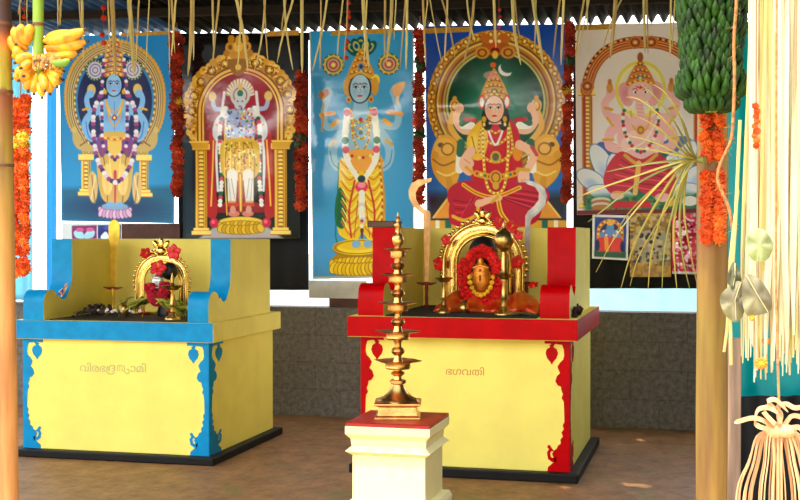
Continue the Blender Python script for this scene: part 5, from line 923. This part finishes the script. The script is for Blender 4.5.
post('palm_trunk_post', 'slim orange and green palm trunk post at the left edge', 8.5, .5, 500, FY, .0405, .04, T1, [zof(160), zof(80), zof(6)], 3.32)
T2 = trunk_mat('olive_yellow_trunk', [(0, (150, 102, 48)), (.22, (142, 104, 38)), (.36, (134, 106, 30)), (.47, (140, 94, 38)), (.56, (150, 114, 48)), (1, (110, 90, 44))])
p2, b2, d2 = post('palm_trunk_post', 'thick olive yellow palm trunk post with the orange marigold wrap', 711.5, 713, 500, FY, .054, .052, T2, [.04], 3.32)
a = PY(726, 300, 5.0); tag(MB().box(a.x, a.x+.058, 4.98, 5.04, 0, PY(735, 338, 5.0).z).build('wooden_post', mat('weathered_wood', (150, 120, 100), .85, var=.35, vs=5, stretch=(6, 6, .5)), bevel=.005), 'short weathered grey brown wooden post behind the thick palm trunk', 'post')
a = PY(-40, 0, FY); b = PY(840, 0, FY); tag(MB().tube([(a.x, FY, 3.357), (b.x, FY, 3.357)], .035, 12).build('bamboo_rail', T2, smooth=True), 'bamboo rail lying across the tops of the front posts', 'rail')
# marigolds
cxp = (b2+d2*1.6).x
garland(713, 113, 238, 27, FY, 7.2, 'bright orange marigold garland wrapped down the thick palm trunk post', ORG, dark=((129,135),(163,170)), step=6.2, top=b2+d2*2.0+Vector((0, -.06, 0)), cyl=(cxp, FY, .062))
garland(20.5, 100, 272, 18, 5.2, 5.2, 'fat orange marigold garland with a yellow band hanging by the left post', ORG, yell=((134,150),), step=5, gaps=((255,257),))
# ---------------------------------------------------------------- bananas
YB = mat('ripe_banana', (240, 172, 14), .5, vs=26, c2=(196, 118, 18)); BTIP = mat('banana_tip', (70, 50, 30), .8); GB = mat('green_banana', (42, 78, 7), .5, c2=(15, 34, 4), vs=24, spec=.25); STG = mat('green_stalk', (132, 160, 40), .5, var=.25, vs=8, stretch=(2, 2, .4)); BCUT = mat('cut_stem_brown', (150, 104, 60), .8, var=.4)
def banana(parent, p0, p1, r, bend, m, tip=True, name='banana', label=None, sides=6):
    p0 = Vector(p0); p1 = Vector(p1); bend = Vector(bend); P = []; R = []
    for i in range(10):
        f = i/9; P.append(p0.lerp(p1, f)+bend*math.sin(PI*f)); R.append(r*(.32+.68*min(1, f*4))*(1 if f < .7 else (1-((f-.7)/.3)**2*.72)))
    mb = MB(); mb.tube(P, R, sides*2); o = mb.build(name, m, parent, smooth=True)
    if label: o['label'] = label
    if tip: e = P[-1]; d = (P[-1]-P[-2]).normalized(); MB().tube([e-d*r*.1, e+d*r*.5], r*.28, 6).build('tip', BTIP, o)
    return o
s4 = ppx(FY, 40); q4 = lambda x, y, dy=0: PY(x, y, FY+dy)
t = thing('banana_bunch', Vector((q4(38, 0).x, FY, 3.32)), 'hanging bunch of ripe yellow bananas on a green stalk', 'bananas')
st_top = q4(38.2, -4); P = [Vector((q4(38, 0).x, FY, 3.32)), q4(38, -60), st_top, q4(38.3, 24), q4(38.5, 52), q4(39.5, 66), q4(40, 80)]
MB().tube(spl(P, 5), [.0215]*(len(spl(P, 5))-8)+[.021-.0016*i for i in range(8)], 14).build('stalk', STG, t, smooth=True)
MB().tube([q4(38.2, 23), q4(38.2, 26)], .0235, 14).build('stalk_ring', mat('node_scar', (112, 66, 34), .8, var=.3), t)
BL = [((44,41),(84,30),-.012,6.0,(0,4)),((45,47),(86,42),0.004,5.6,(0,3)),((45,55),(77,52),.012,5.8,(0,4)),((46,50),(80,49),.03,5.2,(0,2)),((44,40),(78,36),.03,5.0,(0,-4)),
 ((30,45),(22,24),-.01,5.2,(-5,0)),((28,50),(14,27),.012,5.0,(-4,0)),((26,44),(29,24),-.012,5.0,(3,0)),((22,52),(10,36),.02,5.0,(-3,2)),((27,56),(16,46),0,5.0,(-3,3)),
 ((34,60),(16,62),-.02,5.4,(0,-4)),((34,64),(15,71),-.015,5.4,(-2,4)),((35,70),(20,80),-.02,5.4,(-3,3)),((36,66),(14,78),.02,5.0,(-2,4)),((34,74),(28,90),-.01,5.0,(-3,1)),((37,72),(34,93),0,4.8,(-1,2)),((32,66),(24,76),-.035,5.2,(-2,4)),((31,60),(22,68),-.04,5,(0,3)),((38,78),(42,97),-.02,4.4,(2,0)),
 ((46,66),(60,78),-.02,4.8,(4,3)),((46,70),(57,86),-.02,4.8,(4,2)),((44,74),(50,93),-.015,4.6,(3,1)),((48,62),(63,71),-.01,4.4,(3,3)),((44,70),(62,80),.025,4.6,(2,4)),((30,58),(12,57),.03,4.8,(0,-3)),((42,72),(45,90),-.04,4.6,(1,1))]
for (a0, a1, dy, r, bd) in BL: banana(t, q4(*a0, dy*.5), q4(*a1, dy-.02), r*s4*.92, Vector((bd[0]*s4*.7, -.004, -bd[1]*s4*.7)), YB)
banana(t, q4(52, 62, -.05), q4(70, 60, -.05), 3.6*s4, (0, 0, -2*s4), mat('unripe_banana', (120, 150, 34), .5, var=.3), label='small green banana')
m = MB()
for k in range(34): x = random.uniform(33, 60); m.tube([q4(x, random.uniform(53, 60)+abs(x-40)*.12, -.04), q4(x+random.uniform(-1.5, 1.5), random.uniform(60, 70), -.055)], random.uniform(.004, .006), 6)
o = m.build('flower_remains', mat('dry_yellow_brown', (206, 150, 60), .8, c2=(120, 80, 40), vs=40), t); o['kind'] = 'stuff'; o['label'] = 'dry brown stubs between the bananas'
# raw green bunch tied to the thick post
G0 = Vector((PY(711.5, 60, FY-.16).x, FY-.19, 0)); sG = ppx(G0.y, 710)
t = thing('banana_bunch', Vector((G0.x, G0.y, 3.32)), 'large bunch of raw green bananas tied to the thick palm trunk post', 'bananas')
MB().tube([Vector((G0.x, G0.y, 3.32)), Vector((G0.x, G0.y, PY(710, 112, G0.y).z))], [.03, .02], 12).build('stalk', STG, t, smooth=True)
back = MB(); front = []
zt, zb = PY(710, -22, G0.y).z, PY(710, 104, G0.y).z; rows = 21
for i in range(rows):
    f = i/(rows-1); z = zt+(zb-zt)*f; R = (.1+.008*math.sin(f*7))*(1 if f < .8 else 1.06+.08*math.sin((f-.8)*16) if f < .93 else .78); nn = 21
    for j in range(nn):
        a = 2*PI*(j+.5*(i % 2))/nn+random.uniform(-.07, .07); dirv = Vector((math.cos(a), math.sin(a), 0)); p0 = Vector((G0.x, G0.y, z-.022))+dirv*R*.45; p1 = Vector((G0.x, G0.y, z+.026+random.uniform(-.008, .008)))+dirv*(R+random.uniform(-.006, .008)); front.append((dirv.y, p0, p1, dirv*.018+Vector((0, 0, -.012))))
front.sort(key=lambda q: q[0])
for k, (dv, p0, p1, bd) in enumerate(front):
    if k < 98: banana(t, p0, p1, .0112, bd, GB, tip=k < 60)
    else:
        P = [p0.lerp(p1, i/5)+bd*math.sin(PI*i/5) for i in range(6)]; back.tube(P, [.004, .01, .0112, .0112, .009, .004], 7)
o = back.build('banana_mass', GB, t, smooth=True); o['kind'] = 'stuff'; o['label'] = 'green bananas round the back of the bunch'
# coir rope
RP = mat('coir_rope', (186, 126, 72), .9, var=.4, vs=60, bump=.5, bs=150); m = MB(); YR = FY-.34
C = spl([PY(737, -60, YR), PY(736.5, 0, YR), PY(734, 40, YR), PY(734.5, 80, YR), PY(733, 122, YR), PY(731, 140, YR), PY(726, 152, YR), PY(719, 168, YR), PY(718, 182, YR), PY(724, 196, YR), PY(730, 212, YR), PY(733, 232, YR)], 8); C = [Vector((C[0].x, FY, 3.3))]+C
m.tube(C, .0052, 8)
for k in range(70):
    p = random.choice(C[1:]); d = Vector((random.uniform(-1, 1), random.uniform(-.5, .5), random.uniform(-1, .6))).normalized(); m.tube([p, p+d*random.uniform(.008, .028)], .0006, 3)
tag(m.build('rope', RP, smooth=True), 'hairy brown coir rope hanging in front of the green banana bunch', 'rope')
# ---------------------------------------------------------------- pale palm leaf curtain at the right
CREAM = [mat('cream_leaf', (240, 228, 188), .6, var=.12, vs=3, stretch=(40, 40, 1), trans=.25), mat('pale_yellow_leaf', (222, 200, 128), .6, var=.15, vs=3, stretch=(40, 40, 1), trans=.25), mat('pink_cream_leaf', (234, 206, 166), .6, var=.15, vs=3, stretch=(40, 40, 1), trans=.25)]
YC = 3.95; t = thing('palm_leaf_curtain', Vector((PY(768, 0, YC).x, YC+.05, 3.32)), 'thick curtain of pale cream palm leaf strips at the right edge', 'palm leaves')
MB().tube([Vector((PY(728, 0, YC).x, YC+.02, 3.3)), Vector((PY(830, 0, YC).x, YC+.02, 3.3))], .012, 10).build('tie_rod', T2, t)
for k in range(98):
    f = (k*.618) % 1; x = 751+64*f; xe = 745+70*f+random.uniform(-8, 8); ye = random.choice([random.uniform(300, 385), random.uniform(330, 378), random.uniform(345, 375)]); dy = random.uniform(-.06, .08); w = random.choice([4, 5, 6, 7.5])
    P = [Vector((PY(x, 0, YC+dy).x, YC+.02, 3.3))]
    for i in range(11): g = i/10; P.append(PY(x+(xe-x)*g+2.4*math.sin(g*4+k)*g, -10+(ye+10)*g, YC+dy+.03*math.sin(g*3+k)))
    sW = ppx(YC, 770); W_ = [w*sW*.8]+[w*sW*(1 if i < 8 else 1-.25*(i-7)) for i in range(11)]
    MB().ribbon(P, W_, (1, random.uniform(-.9, .9), 0), .0014, .25).build('leaf_strip', CREAM[k % 3 if k % 4 else 0], t)
for k, (pts, w) in enumerate([([(738,190),(730,260),(727,330),(724,352)],3),([(740,120),(735,230),(730,300),(731,365)],3.5)]): MB().ribbon([PY(x, y, YC-.05) for x, y in pts], w*ppx(YC, 770), (1, .2, 0), .0014, .25).build('leaf_strip', CREAM[1], t)
# dry leaves and blossoms caught in the curtain
DL = mat('dry_olive_leaf', (150, 140, 100), .6, var=.35, vs=10, c2=(104, 92, 70)); GLf = mat('grey_green_leaf', (176, 186, 120), .55, var=.2, vs=10, c2=(140, 140, 96))
def leaf(outline, rib, Y, m, label, tilt=.03):
    c0 = Vector((sum(p[0] for p in outline)/len(outline), sum(p[1] for p in outline)/len(outline), 0)); mb = MB(); P = [(p.x, p.y) for p in spl([(x, y, 0) for x, y in outline], 4, True)]; n = len(P); vs = [PY(c0.x, c0.y, Y-.012)]
    for rr in (.5, 1): vs += [PY(c0.x+(x-c0.x)*rr, c0.y+(y-c0.y)*rr, Y+(.03 if rr == 1 else .004)*math.sin(i*.9)*.4+tilt*(x-c0.x)/40*rr) for i, (x, y) in enumerate(P)]
    mb.add(vs, [(0, 1+i, 1+(i+1) % n) for i in range(n)]+[(1+i, 1+n+i, 1+n+(i+1) % n, 1+(i+1) % n) for i in range(n)]); t = thing('leaf', vs[0], label, 'leaf'); o = mb.build('leaf_blade', m, t, smooth=True); o.modifiers.new('thickness', 'SOLIDIFY').thickness = .001
    MB().tube([PY(x, y, Y-.008) for x, y in rib], [.0025]+[.0012]*(len(rib)-1), 6).build('midrib', mat('leaf_rib', (196, 180, 130), .6), t)
leaf([(755,229),(764,230),(771,239),(773,248),(768,259),(760,262),(751,259),(747,248),(748,236)], [(757,229),(759,246),(757,261)], YC-.13, GLf, 'grey green leaf caught highest in the pale palm curtain')
leaf([(746,275),(757,277),(765,286),(772,300),(770,311),(758,315),(748,316),(743,306),(742,288)], [(746,275),(757,294),(768,312)], YC-.13, DL, 'dry brown olive leaf in the palm curtain below the grey green leaf')
leaf([(740,281),(744,296),(744,312),(737,322),(728,318),(722,309),(720,297),(728,287)], [(741,282),(735,300),(736,320)], YC-.11, DL, 'curled dry leaf leaning against the thick palm trunk post')
leaf([(734,262),(740,272),(741,284),(733,288),(727,281),(729,270)], [(735,263),(735,276),(733,287)], YC-.1, mat('dark_olive_leaf', (96, 92, 64), .6, var=.3), 'small dark olive leaf left of the pale palm curtain')
OB = mat('orange_blossom', (240, 136, 18), .6, var=.3, vs=40)
def blossom(px, py, r, Y, label):
    s = ppx(Y, px)*r; p = PY(px, py, Y); t = thing('blossom', p, label, 'flower'); m = MB()
    for k in range(9):
        a = 2*PI*k/9; m.ell(p+Vector((math.cos(a)*s*.6, -.2*s, math.sin(a)*s*.55)), (s*.42, s*.26, s*.3), 8, 5, Matrix.Rotation(-a, 3, 'Y'))
    m.build('petals', OB, t, smooth=True); MB().ell(p+Vector((0, -.3*s, 0)), (s*.34, s*.3, s*.34), 10, 6).build('centre', YBUD, t, smooth=True)
blossom(761, 363, 7, YC-.1, 'open orange blossom hanging just above the palm leaf tassel'); blossom(752, 318, 3.4, YC-.15, 'small orange blossom below the dry leaves'); blossom(766, 341, 4.5, YC, 'half hidden orange blossom behind the strip ends'); blossom(760, 334, 3, YC+.02, 'tiny orange blossom highest among the strip ends')
garland(756, 106, 146, 6, YC-.13, 3.6, 'short string of orange marigolds caught high in the pale palm curtain', ORG, step=5)
# ---------------------------------------------------------------- palm leaf tassel at the lower right
YT = 3.7; sT = ppx(YT, 775); t = thing('palm_leaf_tassel', PY(782, 428, YT), 'tied palm leaf tassel with loops at the lower right corner', 'palm leaves'); TAN = [mat('tan_leaf', (222, 162, 112), .6, var=.2, vs=3, stretch=(30, 30, 1), trans=.15), mat('cream_tan_leaf', (234, 188, 132), .6, var=.15, vs=3, stretch=(30, 30, 1), trans=.15)]
MB().tube([Vector((PY(776, 300, YT).x, YT+.1, 3.3)), PY(776, 300, YT+.06), PY(779, 405, YT)], .004, 6).build('cord', RP, t)
m = MB(); m.ell(PY(776, 430, YT-.01), (12*sT, .028, 8.5*sT), 14, 8); m.ell(PY(786, 431, YT-.02), (11*sT, .025, 7*sT), 14, 8); m.build('knot', TAN[1], t, smooth=True)
for k, pts in enumerate([[(776,428),(762,420),(752,418),(740,421),(734,423)],[(775,424),(764,412),(768,407),(780,412),(782,426)],[(780,424),(778,408),(786,404),(796,408),(812,404)],[(770,430),(756,424),(758,410),(770,408),(778,414)],[(784,426),(792,416),(804,418),(816,424)],[(782,424),(776,410),(768,402),(776,400),(788,412)],[(790,428),(800,428),(806,440),(812,452)]]):
    C = spl([PY(x, y, YT-.03-.015*math.sin(i*1.3+k)) for i, (x, y) in enumerate(pts)], 6); MB().ribbon(C, [5.2*sT]*(len(C)-4)+[4*sT, 3*sT, 2*sT, 1*sT], (0, .5, 1), .0015, .2).build('loop', TAN[k % 2], t)
for k in range(30):
    f = k/29; x0 = 764+30*f; xe = 735+92*f+random.uniform(-5, 5); dy = random.uniform(-.05, .05); pts = [(778+.15*(x0-778), 428), (x0+(f-.5)*14, 436), (x0+(xe-x0)*.55, 462), (xe*.92+x0*.08, 492), (xe, random.uniform(520, 560))]
    C = spl([PY(x, y, YT+dy*(.2+i*.25)-.01) for i, (x, y) in enumerate(pts)], 5); MB().ribbon(C, [w*sT for w in [random.choice([1.3, 1.8, 2.6])]*(len(C)-3)+[1.6, 1.2, .8]], (1, random.uniform(-.8, .8), .1), .0014, .25).build('tassel_strip', TAN[k % 2], t)
# ---------------------------------------------------------------- fan of palm leaflets tied to the thick post
YF = FY-.075; t = thing('palm_leaf_fan', PY(699, 160, YF), 'fan of yellow green palm leaflets spreading left from the thick post', 'palm leaves'); GLE = [mat('yellow_green_leaflet', (142, 122, 40), .5, var=.25, vs=4), mat('olive_leaflet', (112, 110, 36), .5, var=.2, vs=4)]
FAN = [([(686,150),(664,120),(640,100),(626,97)],2.2),([(690,150),(672,118),(652,94),(640,84)],2),([(684,152),(658,128),(632,114)],2.6),([(684,156),(650,141),(622,134)],2.6),([(686,157),(652,150),(616,147)],2.4),([(680,160),(640,165),(606,172)],2.6),([(682,161),(630,178),(590,192),(576,199)],2.4),([(680,163),(640,182),(606,208),(588,222)],2.6),([(680,165),(648,196),(616,236),(596,272)],2.6),([(682,166),(656,204),(634,246),(621,288)],3),([(684,168),(664,210),(652,250),(648,290)],2.8),([(686,168),(672,214),(664,254),(662,292)],2.2),([(687,168),(675,214),(674,254),(677,290)],2.8),([(688,168),(680,210),(682,252),(690,290)],2.6),([(688,168),(684,206),(688,240),(697,284)],2.4),([(690,166),(668,206),(640,254),(630,286)],1.6),([(690,146),(678,112),(664,92),(652,84)],1.6),([(692,150),(684,124),(672,104)],2),([(684,164),(654,188),(628,214),(612,240)],1.6)]
for k, (pts, w) in enumerate(FAN):
    L = math.hypot(pts[-1][0]-697, pts[-1][1]-160)/120; C = spl([PY(698, 160, YF)]+[PY(x, y, YF-.05*math.sin(PI*(i+1)/5)*L-.05*((k*5) % 7-3)/6*(i+1)/3) for i, (x, y) in enumerate(pts)], 6); n = len(C); s = ppx(YF, 650)
    MB().ribbon(C, [w*s*(.6+.4*math.sin(PI*min(1, i/n+.25)))*(1 if i < n-5 else (n-i)/6) for i in range(n)], (.3, .5, 1) if k < 9 else (1, .4, .2), .0014, .35).build('leaflet', GLE[k % 2 if k % 3 else 0], t)
MB().tube([PY(705, 160, YF-.02), PY(697, 160, YF), PY(688, 161, YF)], [.012, .01, .006], 8).build('leaf_stalk', GLE[1], t, smooth=True)
# ---------------------------------------------------------------- groups of like things
for o in COL.objects:
    if o.parent or 'category' not in o or 'group' in o: continue
    n = o.name.split('.')[0]; g = {'poster': 'deity posters hung along the back', 'altar': 'painted altars', 'brass_arch': 'brass arches on the altars', 'idol': 'idols inside the brass arches', 'oil_lamp': 'small brass oil lamps on the altars', 'brass_pot': 'small brass pots on the altars',
        'sickle_sword': 'sickle swords on the red altar', 'picture': 'small pictures below the posters', 'flower_string': 'threads of vermilion flowers', 'palm_trunk_post': 'palm trunk posts at the front', 'blossom': 'orange blossoms at the palm curtain', 'leaf': 'dry leaves at the palm curtain', 'banana_bunch': 'hanging banana bunches'}.get(n)
    if n == 'hibiscus': g = 'hibiscus flowers on the blue altar' if o.location.x < -2.5 else 'hibiscus flowers on the red altar'
    if n == 'marigold_garland' and 'thin' in o['label']: g = 'thin rust marigold garlands between the posters'
    if g: o['group'] = g
